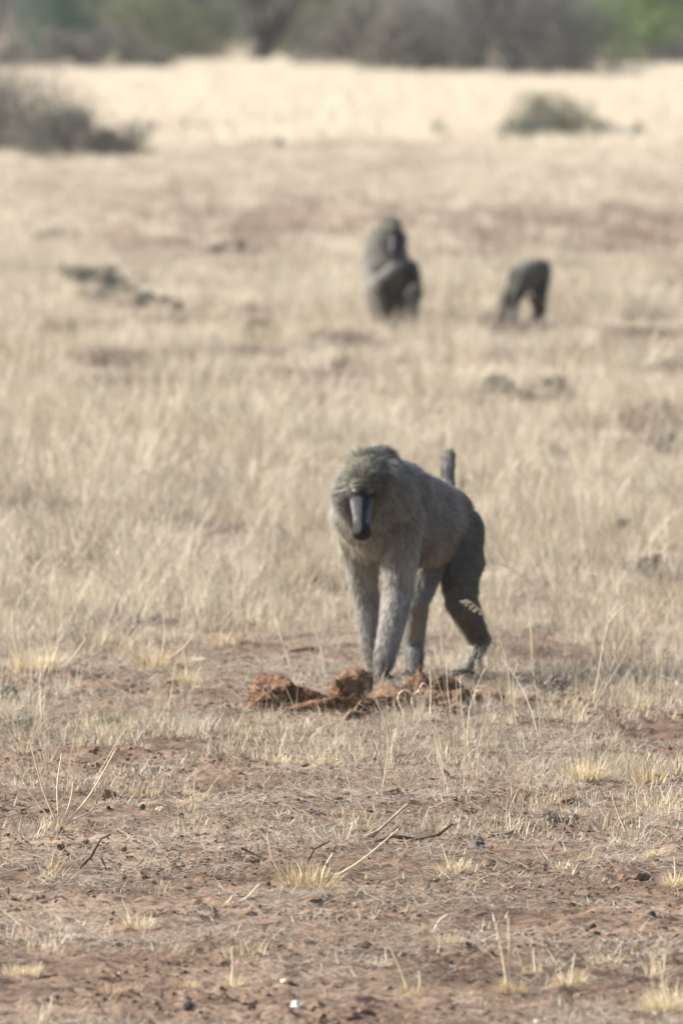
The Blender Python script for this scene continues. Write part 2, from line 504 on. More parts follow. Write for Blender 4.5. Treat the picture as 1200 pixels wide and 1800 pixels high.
# --- dark twiggy weeds standing in the gaps of the grass
dw = [plant(f'dweed{k}', M['twiggy'], 110, .12 + .03 * k, .03, .10, .0055, (0.1, 1.3), (.1, .6), 3, 140 + k) for k in range(3)]
x, y = rand_xy(16000, 47, 116)
k_ = rng.uniform(0, 1, len(x)) < .8 * np.clip((vnoise(x * 1.7, (y - .25) * .45, 137) - .74) * 8, 0, 1) + .012
x, y = keep(k_, x, y)
scat_xy('dark_weeds', coll('dark_weeds', dw), 3, x, y, rng.uniform(.5, 1.3, len(x)), 'dark brown twiggy weeds in the gaps of the dry grass', 'weeds', .12)

# --- far grass 110 - 660 m, broad clumps
far = [plant(f'far{k}', M['straw_far'], 90, .55, .10, .30, .018, (0.0, .6), (.1, .9), 2, 150 + k) for k in range(3)]
far += [plant(f'farp{k}', M['pinkweed'], 90, .5, .08, .26, .018, (0.1, .9), (.1, .7), 2, 155 + k) for k in range(2)]
far += [plant(f'farc{k}', M['straw_cream'], 90, .7, .25, .55, .030, (0.0, .5), (.1, .7), 2, 160 + k) for k in range(2)]
c_far = coll('far_grass', far)
x, y = rand_xy(30000, 112, 700, 1.6)
# thin the count with distance: it is stacked ever more tightly by the grazing view
k_ = rng.uniform(0, 1, len(x)) < np.interp(y, [112, 230, 700], [1, .8, .55])
x, y = keep(k_, x, y)
x2, y2 = rand_xy(16000, 100, 240, 1.6)
x = np.concatenate([x, x2]); y = np.concatenate([y, y2])
v = row_of(y)
n1 = fbm(x * .25, y * .03, 170)
pz = np.interp(v, [205, 235, 260, 330, 370, 400, 470, 500], [0, .55, .35, .3, .4, .65, .6, .1]) * np.clip((n1 - .3) * 4, .1, 1.4)
cz = np.interp(v + 40 * (n1 - .5), [95, 180, 262], [1, 1, 0])
r_ = rng.uniform(0, 1, len(x))
kk = np.where(r_ < cz, rng.integers(5, 7, len(x)), np.where(r_ < cz + pz, rng.integers(3, 5, len(x)), rng.integers(0, 3, len(x))))
dn = rng.uniform(0, 1, len(x)) < np.where(kk >= 5, 1, np.clip(.3 + (fbm(x * .5, y * .08, 175) - .35) * 3.5, .15, 1))
gapf = sum(blob(x, y, *g_) for g_ in ((60, 285, 230, 22), (980, 255, 170, 16), (765, 254, 50, 10), (330, 238, 230, 12), (430, 456, 190, 20), (800, 456, 170, 16), (980, 450, 150, 14), (60, 428, 170, 16), (480, 262, 100, 12)))
dn = dn & (rng.uniform(0, 1, len(x)) > .85 * np.clip(gapf, 0, 1))
x, y, kk = keep(dn, x, y, kk)
s = rng.uniform(.4, .9, len(x)) * np.interp(y, [100, 200, 300], [.6, .8, 1.0])
scat_xy('far_grassland', c_far, kk, x, y, s, 'pale cream grass plain stretching to the bushes', 'grass', .1)
# ------------------------------------------------------------------ bushes and trees
def foliage_geo(centres, radii, n, size, seed, shape='leaf', asp=2.2):
    """many small leaf faces spread through clumps; denser towards the rim of each clump"""
    r = np.random.default_rng(seed)
    centres = np.array(centres, float); radii = np.array(radii, float)
    wgt = radii.prod(1); wgt = wgt / wgt.sum()
    ci = r.choice(len(centres), n, p=wgt)
    d = r.normal(0, 1, (n, 3)); d /= np.linalg.norm(d, axis=1)[:, None]
    rad = r.uniform(.15, 1, n) ** .5 * (1 + r.normal(0, .10, n))
    P = centres[ci] + d * radii[ci] * rad[:, None]
    a = r.normal(0, 1, (n, 3)); a /= np.linalg.norm(a, axis=1)[:, None]
    b = np.cross(a, r.normal(0, 1, (n, 3))); b /= np.linalg.norm(b, axis=1)[:, None]
    s = size * r.uniform(.5, 1.3, n)[:, None]
    V = np.stack([P - a * s, P + b * s / asp, P + a * s, P - b * s / asp], 1).reshape(-1, 3)
    F = np.arange(n * 4).reshape(-1, 4)
    cl = r.uniform(0, 1, len(centres))
    T = np.repeat(np.clip(cl[ci] * .6 + r.uniform(0, .4, n), 0, 1), 4)
    return V, F, T

def tube_geo(pts, r0, r1, sides=6):
    pts = np.array(pts, float); n = len(pts)
    V = []
    for i in range(n):
        t = pts[min(i + 1, n - 1)] - pts[max(i - 1, 0)]; t /= np.linalg.norm(t) + 1e-9
        up = np.array([0, 0, 1.]) if abs(t[2]) < .9 else np.array([1., 0, 0])
        a = np.cross(t, up); a /= np.linalg.norm(a); b = np.cross(t, a)
        rr = r0 + (r1 - r0) * i / (n - 1)
        for k in range(sides):
            q = 2 * math.pi * k / sides
            V.append(pts[i] + rr * (math.cos(q) * a + math.sin(q) * b))
    F = []
    for i in range(n - 1):
        for k in range(sides):
            F.append((i * sides + k, i * sides + (k + 1) % sides, (i + 1) * sides + (k + 1) % sides, (i + 1) * sides + k))
    return np.array(V), np.array(F)

def join_geo(lst):
    Vs, Fs, off = [], [], 0
    for V, F in lst:
        Vs.append(V); Fs.append(F + off); off += len(V)
    return np.concatenate(Vs), np.concatenate(Fs)

def branch_geo(base, top_r, h, n, seed, r0, spread=1.0, twigs=3, wig=.12):
    """limbs that fork up and outwards from the base"""
    r = np.random.default_rng(seed); out = []; ends = []
    for k in range(n):
        a = r.uniform(0, 6.283); L = h * r.uniform(.6, 1.0)
        rad = top_r * spread * r.uniform(.3, 1.0)
        p = np.array(base, float); pts = [p.copy()]
        m = 5
        for i in range(1, m + 1):
            t = i / m
            q = np.array(base) + np.array([math.cos(a) * rad * t ** 1.3, math.sin(a) * rad * t ** 1.3, L * t]) + r.normal(0, wig * h * .25, 3) * t
            pts.append(q)
        out.append(tube_geo(pts, r0 * r.uniform(.6, 1), r0 * .2, 5)); ends.append(pts[-1])
        for _ in range(twigs):
            i = r.integers(2, m + 1); s = pts[i]
            d = r.normal(0, 1, 3); d[2] = abs(d[2]) * .7; d /= np.linalg.norm(d)
            l = h * r.uniform(.12, .3)
            out.append(tube_geo([s, s + d * l * .5 + r.normal(0, .03 * h, 3), s + d * l], r0 * .3, r0 * .08, 4))
    return out, ends

SHADES = {
    'grey':   [(0, (.036, .038, .032)), (1, (.105, .108, .09))],
    'brown':  [(0, (.050, .047, .037)), (1, (.14, .128, .102))],
    'dark':   [(0, (.028, .036, .026)), (1, (.075, .088, .062))],
    'green':  [(0, (.07, .125, .03)), (1, (.19, .29, .075))],
    'deep':   [(0, (.012, .07, .026)), (1, (.03, .15, .06))],
    'olive':  [(0, (.07, .085, .038)), (1, (.20, .225, .10))],
    'sage':   [(0, (.09, .105, .075)), (1, (.22, .235, .18))],
    'sagegrey': [(0, (.075, .075, .062)), (1, (.19, .185, .155))],
    'sagegreen': [(0, (.07, .085, .045)), (1, (.19, .20, .12))],
    'greybrown': [(0, (.085, .082, .062)), (1, (.20, .188, .15))],
    'greenweed': [(0, (.16, .17, .125)), (1, (.36, .36, .27))],
    'dry': [(0, (.17, .14, .115)), (1, (.36, .31, .255))],
    'gold':   [(0, (.20, .14, .08)), (1, (.36, .27, .17))],
}
LM = {k: straw_mat('foliage_' + k, v, .25, .0) for k, v in SHADES.items()}

def bush(name, label, cat, u, v, W, H, shade, n, leaf, seed, group=None, depth=None, trunk=0.05, clumps=14, low=.08,
         stems=9, asp=2.2, gap=1.0):
    D = depth or dist_at(v)
    x0 = (u - 600) / FPX * D
    root = bpy.data.objects.new(name, None); link(root)
    root.location = (x0, D, gz(x0, D) - .02)
    tag(root, label, cat, group)
    r = np.random.default_rng(seed)
    br, ends = branch_geo((0, 0, 0), W * .42, H * .8, stems, seed, trunk)
    V, F = join_geo(br)
    objm('trunk', mesh_np('trunk', V, F, M['bark'], True), root)
    cs, rs = [], []
    for k in range(clumps):
        a = r.uniform(0, 6.283); q = math.sqrt(r.uniform(0, 1))
        px, py = math.cos(a) * q * W * .42, math.sin(a) * q * W * .42
        zt = H * (1 - .45 * q ** 2)
        pz = r.uniform(low * H, zt * .86)
        rr = r.uniform(.20, .36) * min(W, H * 1.3) * gap
        cs.append((px, py, max(pz, rr * .35))); rs.append((rr, rr, rr * r.uniform(.5, .8)))
    for e in ends:
        cs.append(e); rr = r.uniform(.12, .24) * min(W, H * 1.3) * gap; rs.append((rr, rr, rr * .7))
    V, F, T = foliage_geo(cs, rs, n, leaf, seed + 1, asp=asp)
    V[:, 2] = np.maximum(V[:, 2], .01)
    objm('crown', mesh_np('crown', V, F, LM[shade], False, {'tint': ('FLOAT', T)}), root)
    return root

G_TREE = 'thorn bushes and trees along the far edge of the plain'
bush('left_shrub', 'dense dark grey shrub standing at the left edge of the pale plain', 'bush', 0, 270, 3.2, 1.5, 'sagegrey', 19000, .026, 301, trunk=.03, gap=1.15, clumps=44, low=.02)
bush('low_shrub', 'low grey twiggy shrub touching the right side of the big dark shrub', 'bush', 125, 276, 2.5, .85, 'sagegrey', 10000, .024, 302, trunk=.02, clumps=14, low=.02)
bush('pinkish_shrub', 'small pale pinkish grey shrub beside the low twiggy one', 'bush', 205, 276, 1.3, .5, 'greybrown', 3600, .024, 303, trunk=.015, clumps=10, low=.05)
bush('right_shrub', 'low green shrub standing alone on the pale plain to the right', 'bush', 968, 252, 1.6, .95, 'sagegreen', 6500, .028, 304, trunk=.02, clumps=30, low=.03, gap=1.1)
bush('leafy_shrub', 'sage green outer shrub leaning against the lone green one', 'bush', 925, 256, 1.2, .6, 'sage', 2600, .030, 305, trunk=.015, clumps=9, low=.02)
bush('tiny_shrub', 'tiny grey shrub in the pale grass left of the lone green shrub', 'bush', 765, 248, .6, .4, 'sage', 500, .028, 306, trunk=.012, clumps=6)
bush('sprawling_shrub', 'flat brownish shrub trailing right of the lone green shrub', 'bush', 1080, 250, 1.2, .4, 'sage', 1400, .028, 307, trunk=.012, clumps=9)

# line of bushes and trees 480 - 700 m away
TL = [
    ('thorn_bush', 'grey brown leafless bush at the far left of the tree line', -40, 95, 9, 6.0, 'grey', 9000, None),
    ('thorn_bush', 'dull grey bush reaching down to the grass left of centre', 150, 104, 7.5, 1.7, 'greybrown', 7000, None),
    ('green_tree', 'deep green round tree rising behind the grey bushes at left', 112, 92, 3.6, 5.4, 'deep', 9000, 520),
    ('thorn_bush', 'olive grey bush with a thin top right of the deep green tree', 268, 90, 5.2, 3.8, 'olive', 6500, None),
    ('dark_bush', 'dark green bush between the olive ones left of the dark trunk', 325, 84, 4.8, 5.0, 'dark', 6500, None),
    ('thorn_bush', 'pale olive bush behind the dark trunked tree', 395, 88, 3.6, 4.2, 'olive', 4500, 690),
    ('thorn_bush', 'olive green bush right of the dark trunked tree', 545, 84, 5.0, 3.2, 'olive', 5500, None),
    ('thorn_bush', 'wide brown grey leafless bush in the middle of the tree line', 655, 100, 5.6, 3.0, 'greybrown', 9500, None),
    ('thorn_bush', 'brown grey bush just left of the leaning dark trunk', 745, 112, 4.2, 2.8, 'greybrown', 6500, None),
    ('thorn_bush', 'tall slate grey bush right of the leaning dark trunk', 905, 118, 4.6, 3.2, 'grey', 9000, None),
    ('thorn_bush', 'slate grey bush hanging low over the pale grass', 1000, 120, 4.2, 2.6, 'grey', 6500, None),
    ('green_tree', 'bright green bushy tree at the right end of the tree line', 1150, 92, 5.6, 5.0, 'green', 11000, None),
    ('thorn_bush', 'shadowy grey bush under the bright green tree at right', 1195, 98, 3.6, 1.6, 'grey', 4500, None),
    ('dark_bush', 'dark bush at the far right beyond the green tree', 1300, 88, 7.5, 6.0, 'dark', 6000, None),
    ('dark_bush', 'dark green tall bush behind the brown grey ones in the middle', 620, 74, 9, 7.5, 'dark', 7000, 760),
    ('dark_bush', 'dark tall bush standing behind the slate grey bushes', 960, 74, 9, 7.5, 'dark', 7000, 770),
]
for k, (nm, lb, u, v, W, H, sh, n, dp) in enumerate(TL):
    v += 32
    bush(nm, lb, 'tree' if 'tree' in nm else 'bush', u, v, W, H, sh, n, .085 if sh not in ('brown', 'grey') else .075, 320 + k, group=G_TREE,
         depth=dp, trunk=.09, clumps=30, low=.0, stems=12, asp=2.0 if sh not in ('brown', 'grey') else 3.5, gap=1.0)

def tree(label, u, v, lean, H, seed, shade, u_top, W):
    D = dist_at(v); x0 = (u - 600) / FPX * D
    root = bpy.data.objects.new('thorn_tree', None); link(root); root.location = (x0, D, gz(x0, D) - .05)
    tag(root, label, 'tree', G_TREE)
    r = np.random.default_rng(seed)
    tops = []
    geo = [tube_geo([(0, 0, 0), (lean * .2, 0, .5), (lean * .5, .1, 1.3)], .5, .36, 8)]
    for k in range(7):
        a = r.uniform(0, 6.283)
        e = np.array([lean + math.cos(a) * W * .4 * r.uniform(.4, 1), math.sin(a) * W * .4, H * r.uniform(.55, .9)])
        st = np.array([lean * .45, .1, r.uniform(.5, 1.3)])
        m1 = st + (e - st) * .5 + r.normal(0, .2, 3)
        geo.append(tube_geo([st, m1, e], .17, .05, 6)); tops.append(e)
    V, F = join_geo(geo); objm('trunk', mesh_np('trunk', V, F, M['bark'], True), root)
    cs = [t + r.normal(0, .3, 3) for t in tops for _ in range(3)]
    rs = [(r.uniform(.6, 1.1),) * 2 + (r.uniform(.4, .7),) for _ in cs]
    V, F, T = foliage_geo(cs, rs, 7000, .08, seed)
    objm('crown', mesh_np('crown', V, F, LM[shade], False, {'tint': ('FLOAT', T)}), root)
tree('dark tree with a thick forked trunk left of the middle of the tree line', 450, 120, .6, 5.5, 401, 'dark', 450, 5)
tree('dark leaning tree trunk between the brown and the slate grey bushes', 815, 142, 1.0, 5.0, 402, 'dark', 860, 4)

# scrub farther back, one uncountable mass
cs, rs = [], []
r = np.random.default_rng(5)
for k in range(420):
    yy = r.uniform(800, 1050); xx = r.uniform(-1, 1) * yy * .055
    hh = r.uniform(1.0, 4.2); cs.append((xx, yy, hh)); q = r.uniform(1.4, 2.8); rs.append((q, q, q * .8))
V, F, T = foliage_geo(cs, rs, 60000, .2, 6)
V[:, 2] = np.maximum(V[:, 2], .0)
o = objm('distant_scrub', mesh_np('distant_scrub', V, F, LM['greybrown'], False, {'tint': ('FLOAT', T)}))
tag(o, 'distant grey scrub filling the background', 'scrub', kind='stuff')

# taller golden brown grass along the foot of the tree line
edge = [plant(f'edge{k}', M['pinkweed'] if k == 0 else M['straw_gold'], 90, .8, .4, 1.0, .04, (0, .5), (.1, .7), 2, 180 + k) for k in range(2)]
c_edge = coll('edge_grass', edge)
ex = rng.uniform(-32, 32, 2600); ey = rng.uniform(560, 720, 2600)
k_ = rng.uniform(0, 1, 2600) < np.clip((fbm(ex * .12, ey * .02, 190) - .3) * 3, 0, 1)
ex, ey = keep(k_, ex, ey)
scat_xy('edge_grass', c_edge, 2, ex, ey, rng.uniform(.6, 1.1, len(ex)), 'golden brown tall grass at the foot of the bushes', 'grass', .1)

# low twiggy shrublets in the grass plain: each a thing
SH = [  # u, v, W(m), H(m), shade, label
    (205, 520, .62, .19, 'grey', 'dark grey low shrublet in the grass left of the sitting baboon'),
    (150, 500, .55, .20, 'brown', 'pinkish brown shrublet at the left end of the dark patch'),
    (275, 530, .40, .12, 'grey', 'small dark shrublet at the right end of the dark patch'),
    (455, 566, .14, .10, 'dark', 'tiny dark tuft in the pale grass left of the sitting baboon'),
    (870, 682, .26, .12, 'grey', 'dark grey shrublet in the grass below the small baboon'),
    (910, 688, .16, .08, 'dark', 'small dark green shrublet right beside the dark grey one'),
    (965, 690, .26, .13, 'brown', 'brown grey shrublet in the grass right of the tail'),
    (1180, 800, .20, .14, 'grey', 'grey shrublet at the right edge of the pale grass'),
    (975, 805, .14, .10, 'brown', 'brown shrublet half sunk in the grass right of the tail tip'),
    (965, 1228, .13, .085, 'grey', 'dark grey low weed right of the reddish lumps'),
    (1105, 955, .13, .11, 'brown', 'reddish brown weed in the grass at upper right'),
    (1145, 1015, .16, .09, 'dark', 'dark weed clump near the right edge'),
    (170, 958, .42, .11, 'dark', 'dark flattened weed patch in the grass at left'),
    (15, 1238, .10, .09, 'sage', 'grey green weed at the left edge'),
    (40, 1292, .12, .08, 'sage', 'grey green weed in the stubble near the left edge'),
    (205, 1290, .12, .06, 'sage', 'low grey green weed in the stubble at left'),
    (985, 1448, .13, .06, 'grey', 'dark grey dried weed lying on the bare soil at right'),
    (430, 440, 1.6, .16, 'brown', 'wide flat brown shrublet far out in the plain left of centre'),
    (800, 445, 1.3, .14, 'brown', 'flat brown shrublet between the two far baboons'),
    (980, 440, 1.2, .14, 'brown', 'flat brown shrublet behind the small far baboon'),
    (330, 228, 3.4, .32, 'grey', 'long low grey shrub in the plain right of the left shrubs'),
    (480, 252, 1.2, .22, 'brown', 'pink tinged low shrub in the far plain'),
    (60, 415, 1.4, .14, 'grey', 'low grey shrublet far out at the left'),
]
for k, (u, v, W, H, sh, lb) in enumerate(SH):
    H *= 1.3 if v < 900 else 1.0; v = v + (8 if v < 900 else 0)
    sh = {'grey': 'sagegrey', 'brown': 'greybrown'}.get(sh, sh)
    if v < 460: sh = 'dry'; H *= .7
    if v > 1100: sh = 'greenweed' if sh == 'sage' else 'dry'
    lf = .012 * dist_at(v) / 60 + .004
    bush('shrublet', lb, 'shrublet', u, v, W, H, sh, int(450 + 700 * min(W, 1)), lf, 440 + k, trunk=.004 * max(1, dist_at(v) / 60), clumps=9, low=.0, stems=7, asp=3, gap=.9)
# ------------------------------------------------------------------ baboons
def capsule_mesh(p0, p1, r0, r1, sq=(1, 1, 1), nu=20, nv=14):
    p0 = np.array(p0, float); p1 = np.array(p1, float)
    ax = p1 - p0; L = np.linalg.norm(ax)
    ax = ax / L if L > 1e-6 else np.array([0, 0, 1.])
    V = []
    for i in range(nv + 1):
        th = math.pi * i / nv
        for j in range(nu):
            ph = 2 * math.pi * j / nu
            V.append((math.sin(th) * math.cos(ph), math.sin(th) * math.sin(ph), math.cos(th)))
    V = np.array(V)
    d = V @ ax
    t = (d > 0)[:, None]
    n = V * np.array(sq)
    P = np.where(t, p1 + r1 * n, p0 + r0 * n)
    F = []
    for i in range(nv):
        for j in range(nu):
            F.append((i * nu + j, (i + 1) * nu + j, (i + 1) * nu + (j + 1) % nu, i * nu + (j + 1) % nu))
    return P, np.array(F)

def fur_mat(name, rough=.75):
    m = bpy.data.materials.new(name); m.use_nodes = True
    n = m.node_tree; n.nodes.clear()
    at = n.nodes.new('ShaderNodeAttribute'); at.attribute_name = 'col'
    b = n.nodes.new('ShaderNodeBsdfPrincipled'); b.inputs['Roughness'].default_value = rough
    b.inputs['Specular IOR Level'].default_value = .3
    n.links.new(at.outputs['Color'], b.inputs['Base Color'])
    t = n.nodes.new('ShaderNodeBsdfTranslucent'); n.links.new(at.outputs['Color'], t.inputs['Color'])
    mx = n.nodes.new('ShaderNodeMixShader'); mx.inputs[0].default_value = .30
    n.links.new(b.outputs[0], mx.inputs[1]); n.links.new(t.outputs[0], mx.inputs[2])
    o = n.nodes.new('ShaderNodeOutputMaterial'); n.links.new(mx.outputs[0], o.inputs[0])
    return m
M['fur'] = fur_mat('baboon_fur')
def skin_mat():
    m, n, b = newmat('baboon_skin', .7, .12)
    at = n.nodes.new('ShaderNodeAttribute'); at.attribute_name = 'col'
    n.links.new(at.outputs['Color'], b.inputs['Base Color'])
    at2 = n.nodes.new('ShaderNodeAttribute'); at2.attribute_name = 'bald'
    n.links.new(math_n(n, 'MULTIPLY_ADD', at2.outputs['Fac'], -.2, .95), b.inputs['Roughness'])
    g = n.nodes.new('ShaderNodeTexCoord')
    bp = n.nodes.new('ShaderNodeBump'); bp.inputs['Strength'].default_value = .4; bp.inputs['Distance'].default_value = .002
    n.links.new(noise_n(n, g.outputs['Object'], 120, 3), bp.inputs['Height']); n.links.new(bp.outputs[0], b.inputs['Normal'])
    return m
M['skin'] = skin_mat()
mm, nn, bb = newmat('amber_eye', .08, .8); bb.inputs['Base Color'].default_value = (.06, .03, .012, 1); M['eye'] = mm

OL = (.345, .34, .335)      # olive grey body hair
OLD = (.245, .243, .205)     # dark olive crown
BR = (.265, .246, .225)      # dark brown hind
GR = (.45, .45, .448)      # greyer forelimb hair
DM = (.16, .156, .15)      # dark mane edge, overhang shade put into the hair colour
BRW = (.17, .165, .13)
PK = (.36, .30, .265)      # thinly haired belly
CH = (.62, .60, .55)      # pale chest hair, sunlit brightness put into the colour
BK = (.028, .027, .028)      # hands and feet
FC = (.042, .041, .047)      # face skin
FL = (.24, .235, .245)      # muzzle ridge streaks, sun highlight put into the skin colour

def build_baboon(name, label, prims, smooth_it, voxel, nhair, hair_r, seed, origin, eyes=(), extra=None, group=None):
    """prims: (p0, p1, r0, r1, squash, colour, hair length, flow or None, bald)"""
    V, F = join_geo([capsule_mesh(p[0], p[1], p[2], p[3], p[4]) for p in prims])
    me0 = mesh_np(name + '_raw', V, F)
    o0 = bpy.data.objects.new(name + '_raw', me0); SC.collection.objects.link(o0)
    md = o0.modifiers.new('r', 'REMESH'); md.mode = 'VOXEL'; md.voxel_size = voxel; md.use_smooth_shade = True
    ms = o0.modifiers.new('s', 'SMOOTH'); ms.factor = .5; ms.iterations = smooth_it
    dg = bpy.context.evaluated_depsgraph_get(); dg.update()
    me = bpy.data.meshes.new_from_object(o0.evaluated_get(dg))
    bpy.data.objects.remove(o0)
    me.name = name
    n = len(me.vertices)
    P = np.empty(n * 3, np.float32); me.vertices.foreach_get('co', P); P = P.reshape(-1, 3).astype(float)
    A = np.array([p[0] for p in prims], float); B = np.array([p[1] for p in prims], float)
    r0 = np.array([p[2] for p in prims]); r1 = np.array([p[3] for p in prims])
    C = np.array([p[5] for p in prims], float); HL = np.array([p[6] for p in prims], float)
    SQ = np.array([p[4] for p in prims], float)
    FLW = []
    for p in prims:
        d = np.array(p[7], float) if p[7] is not None else np.array(p[1], float) - np.array(p[0], float)
        FLW.append(d / (np.linalg.norm(d) + 1e-9))
    FLW = np.array(FLW); BALD = np.array([p[8] for p in prims], float)
    def field(Q):
        AB = B - A; L2 = (AB ** 2).sum(1) + 1e-12
        W = np.zeros((len(Q), len(prims)))
        for k in range(len(prims)):
            t = np.clip(((Q - A[k]) @ AB[k]) / L2[k], 0, 1)
            cl = A[k] + t[:, None] * AB[k]
            dd = np.linalg.norm((Q - cl) / SQ[k], axis=1) - (r0[k] + (r1[k] - r0[k]) * t)
            W[:, k] = dd
        near_ = W.argmin(1); T_ = np.where(BALD[near_] > .5, .004, .018)[:, None]
        W = np.exp(-(W - W.min(1)[:, None]) / T_)
        W /= W.sum(1)[:, None]
        return W @ C, W @ HL, W @ FLW, W @ BALD
    col, hl, flow, bald = field(P)
    if extra: col = extra(P, col)
    # surface detail
    sk = .75 + .5 * vnoise(P[:, 0] * 90, P[:, 2] * 60 + P[:, 1] * 40, 88)
    col = np.where(bald[:, None] > .5, col * sk[:, None], col)
    a = me.attributes.new('col', 'FLOAT_COLOR', 'POINT')
    a.data.foreach_set('color', np.concatenate([col * .8, np.ones((n, 1))], 1).astype(np.float32).ravel())
    a = me.attributes.new('bald', 'FLOAT', 'POINT'); a.data.foreach_set('value', bald.astype(np.float32))
    me.polygons.foreach_set('use_smooth', np.ones(len(me.polygons), bool))
    me.materials.clear(); me.materials.append(M['skin'])
    root = objm(name, me)
    root.location = origin
    tag(root, label, 'baboon', group)
    # fur
    me.calc_loop_triangles()
    nt_ = len(me.loop_triangles)
    T = np.empty(nt_ * 3, np.int32); me.loop_triangles.foreach_get('vertices', T); T = T.reshape(-1, 3)
    ar = np.empty(nt_, np.float32); me.loop_triangles.foreach_get('area', ar)
    r = np.random.default_rng(seed)
    hlT = hl[T].mean(1)
    pr = ar * (hlT > .004); pr = pr / pr.sum()
    idx = r.choice(nt_, nhair, p=pr)
    u = r.uniform(0, 1, (nhair, 2)); fl = u.sum(1) > 1; u[fl] = 1 - u[fl]
    tri = P[T[idx]]
    root_p = tri[:, 0] + u[:, :1] * (tri[:, 1] - tri[:, 0]) + u[:, 1:] * (tri[:, 2] - tri[:, 0])
    N = np.cross(tri[:, 1] - tri[:, 0], tri[:, 2] - tri[:, 0]); N /= np.linalg.norm(N, axis=1)[:, None] + 1e-12
    c = col[T[idx]].mean(1); L = hlT[idx]; fw = flow[T[idx]].mean(1)
    fw = fw - (fw * N).sum(1)[:, None] * N
    fn = np.linalg.norm(fw, axis=1)[:, None]; fw = np.where(fn > .15, fw / (fn + 1e-9), fw)
    # clumped directions
    cl = np.stack([vnoise(root_p[:, 0] * 45 + k * 9, root_p[:, 1] * 45 + root_p[:, 2] * 45, 900 + k) - .5 for k in range(3)], 1)
    L = L * r.uniform(.6, 1.25, nhair)
    m = 5; s = np.linspace(0, 1, m)
    d0 = N * .75 + fw * 1.0 + cl * .35 + r.normal(0, .20, (nhair, 3)); d0 /= np.linalg.norm(d0, axis=1)[:, None]
    d1 = N * .25 + fw * 1.1 + cl * .35 + np.array([0, 0, -.45]) + r.normal(0, .25, (nhair, 3)); d1 /= np.linalg.norm(d1, axis=1)[:, None]
    pts = np.empty((nhair, m, 3)); pts[:, 0] = root_p - N * .002
    for k in range(1, m):
        dd = d0 * (1 - s[k]) + d1 * s[k]
        pts[:, k] = pts[:, k - 1] + dd * (L / (m - 1))[:, None]
    cv = bpy.data.hair_curves.new('fur')
    cv.add_curves([m] * nhair)
    cv.attributes['position'].data.foreach_set('vector', pts.astype(np.float32).ravel())
    ra = cv.attributes.get('radius') or cv.attributes.new('radius', 'FLOAT', 'POINT')
    rad = hair_r * (1 - s ** 2 * .75)
    ra.data.foreach_set('value', np.tile(rad, nhair).astype(np.float32))
    ca = cv.attributes.new('col', 'FLOAT_COLOR', 'POINT')
    g = np.where(r.uniform(0, 1, nhair) < .5, r.uniform(.62, .98, nhair), r.uniform(1.0, 1.42, nhair))[:, None]
    g = g * (.85 + .3 * vnoise(root_p[:, 0] * 30, root_p[:, 2] * 30 + root_p[:, 1] * 20, 77))[:, None]
    yl = r.uniform(0, 1, nhair)[:, None]
    c = np.clip(c * g * (1 + yl * np.array([.10, .04, -.14])), 0, 1)
    cc = np.concatenate([np.repeat(c[:, None, :], m, 1), np.ones((nhair, m, 1))], 2)
    ca.data.foreach_set('color', cc.astype(np.float32).ravel())
    cv.materials.append(M['fur'])
    fo = bpy.data.objects.new('fur', cv); link(fo, root)
    # eyes
    for e, rr in eyes:
        V, F = capsule_mesh(e, e, rr, rr, (1, 1, 1), 12, 8)
        objm('eye', mesh_np('eye', V, F, M['eye'], True), root)
    return root

def hand(p, d, side, palm_r=.020, L=.06, col=BK):
    """five fingers fanning from a palm; p the wrist, d the pointing direction on the ground"""
    p = np.array(p, float); d = np.array(d, float); d /= np.linalg.norm(d)
    s = np.cross(d, [0, 0, 1.]); s /= np.linalg.norm(s)
    out = []
    pc = p + d * .035
    out.append((tuple(p), tuple(pc), palm_r, palm_r * .95, (1, 1, .8), col, .0, None, .3))
    for k, (o, l) in enumerate(((-.9, .8), (-.32, 1.0), (.28, .95), (.85, .78))):
        b = pc + s * o * palm_r * 1.05 + d * .008
        k1 = b + (d + s * o * .22) * L * l * .5 + np.array([0, 0, .012])
        k2 = k1 + (d + s * o * .12) * L * l * .5 + np.array([0, 0, -.024])
        out.append((tuple(b), tuple(k1), .0088, .0082, (1, 1, 1), col, 0, None, .3))
        out.append((tuple(k1), tuple(k2), .0082, .0068, (1, 1, 1), col, 0, None, .3))
    tb = p + d * .018 + s * side * palm_r * .8
    t1 = tb + (s * side * .8 + d * .7) * L * .42
    out.append((tuple(tb), tuple(t1), .0088, .0072, (1, 1, 1), col, 0, None, .3))
    return out

# ---- the walking baboon
D1 = 43.2
O1 = np.array([(700 - 600) / FPX * D1, D1, 0.0]); O1[2] = gz(O1[0], O1[1])
def q(u, v, Y):
    p = pix(u, v, D1 + Y) - O1
    return np.array([p[0], Y, p[2]])
I = (1, 1, 1)
prims = []; HAND = []
def add(p0, p1, r0, r1, sq=I, c=OL, hl=.03, flow=None, bald=0, dst=None):
    (dst if dst is not None else prims).append((tuple(p0), tuple(p1), r0, r1, sq, c, hl, flow, bald))

down = (0.25, .45, -1)
back = (.35, 1, -.35)
# torso
add(q(668, 905, .02), q(742, 908, .28), .125, .125, (.92, 1, 1.08), OL, .040, (.3, .8, -.6))
add(q(742, 905, .28), q(787, 912, .50), .122, .098, (.9, 1, 1.1), OL, .032, (.3, .9, -.6))
add(q(690, 850, .0), q(765, 878, .30), .075, .070, I, GR, .045, back)                     # withers and spine
add(q(765, 885, .30), q(784, 892, .50), .075, .056, I, GR, .030, back)
add(q(735, 948, .22), q(770, 955, .40), .095, .075, (.85, 1, 1), PK, .018, (.3, .8, -.5)) # belly
add(q(757, 992, .36), q(764, 1008, .36), .024, .016, I, BR, .012, None)                   # sheath
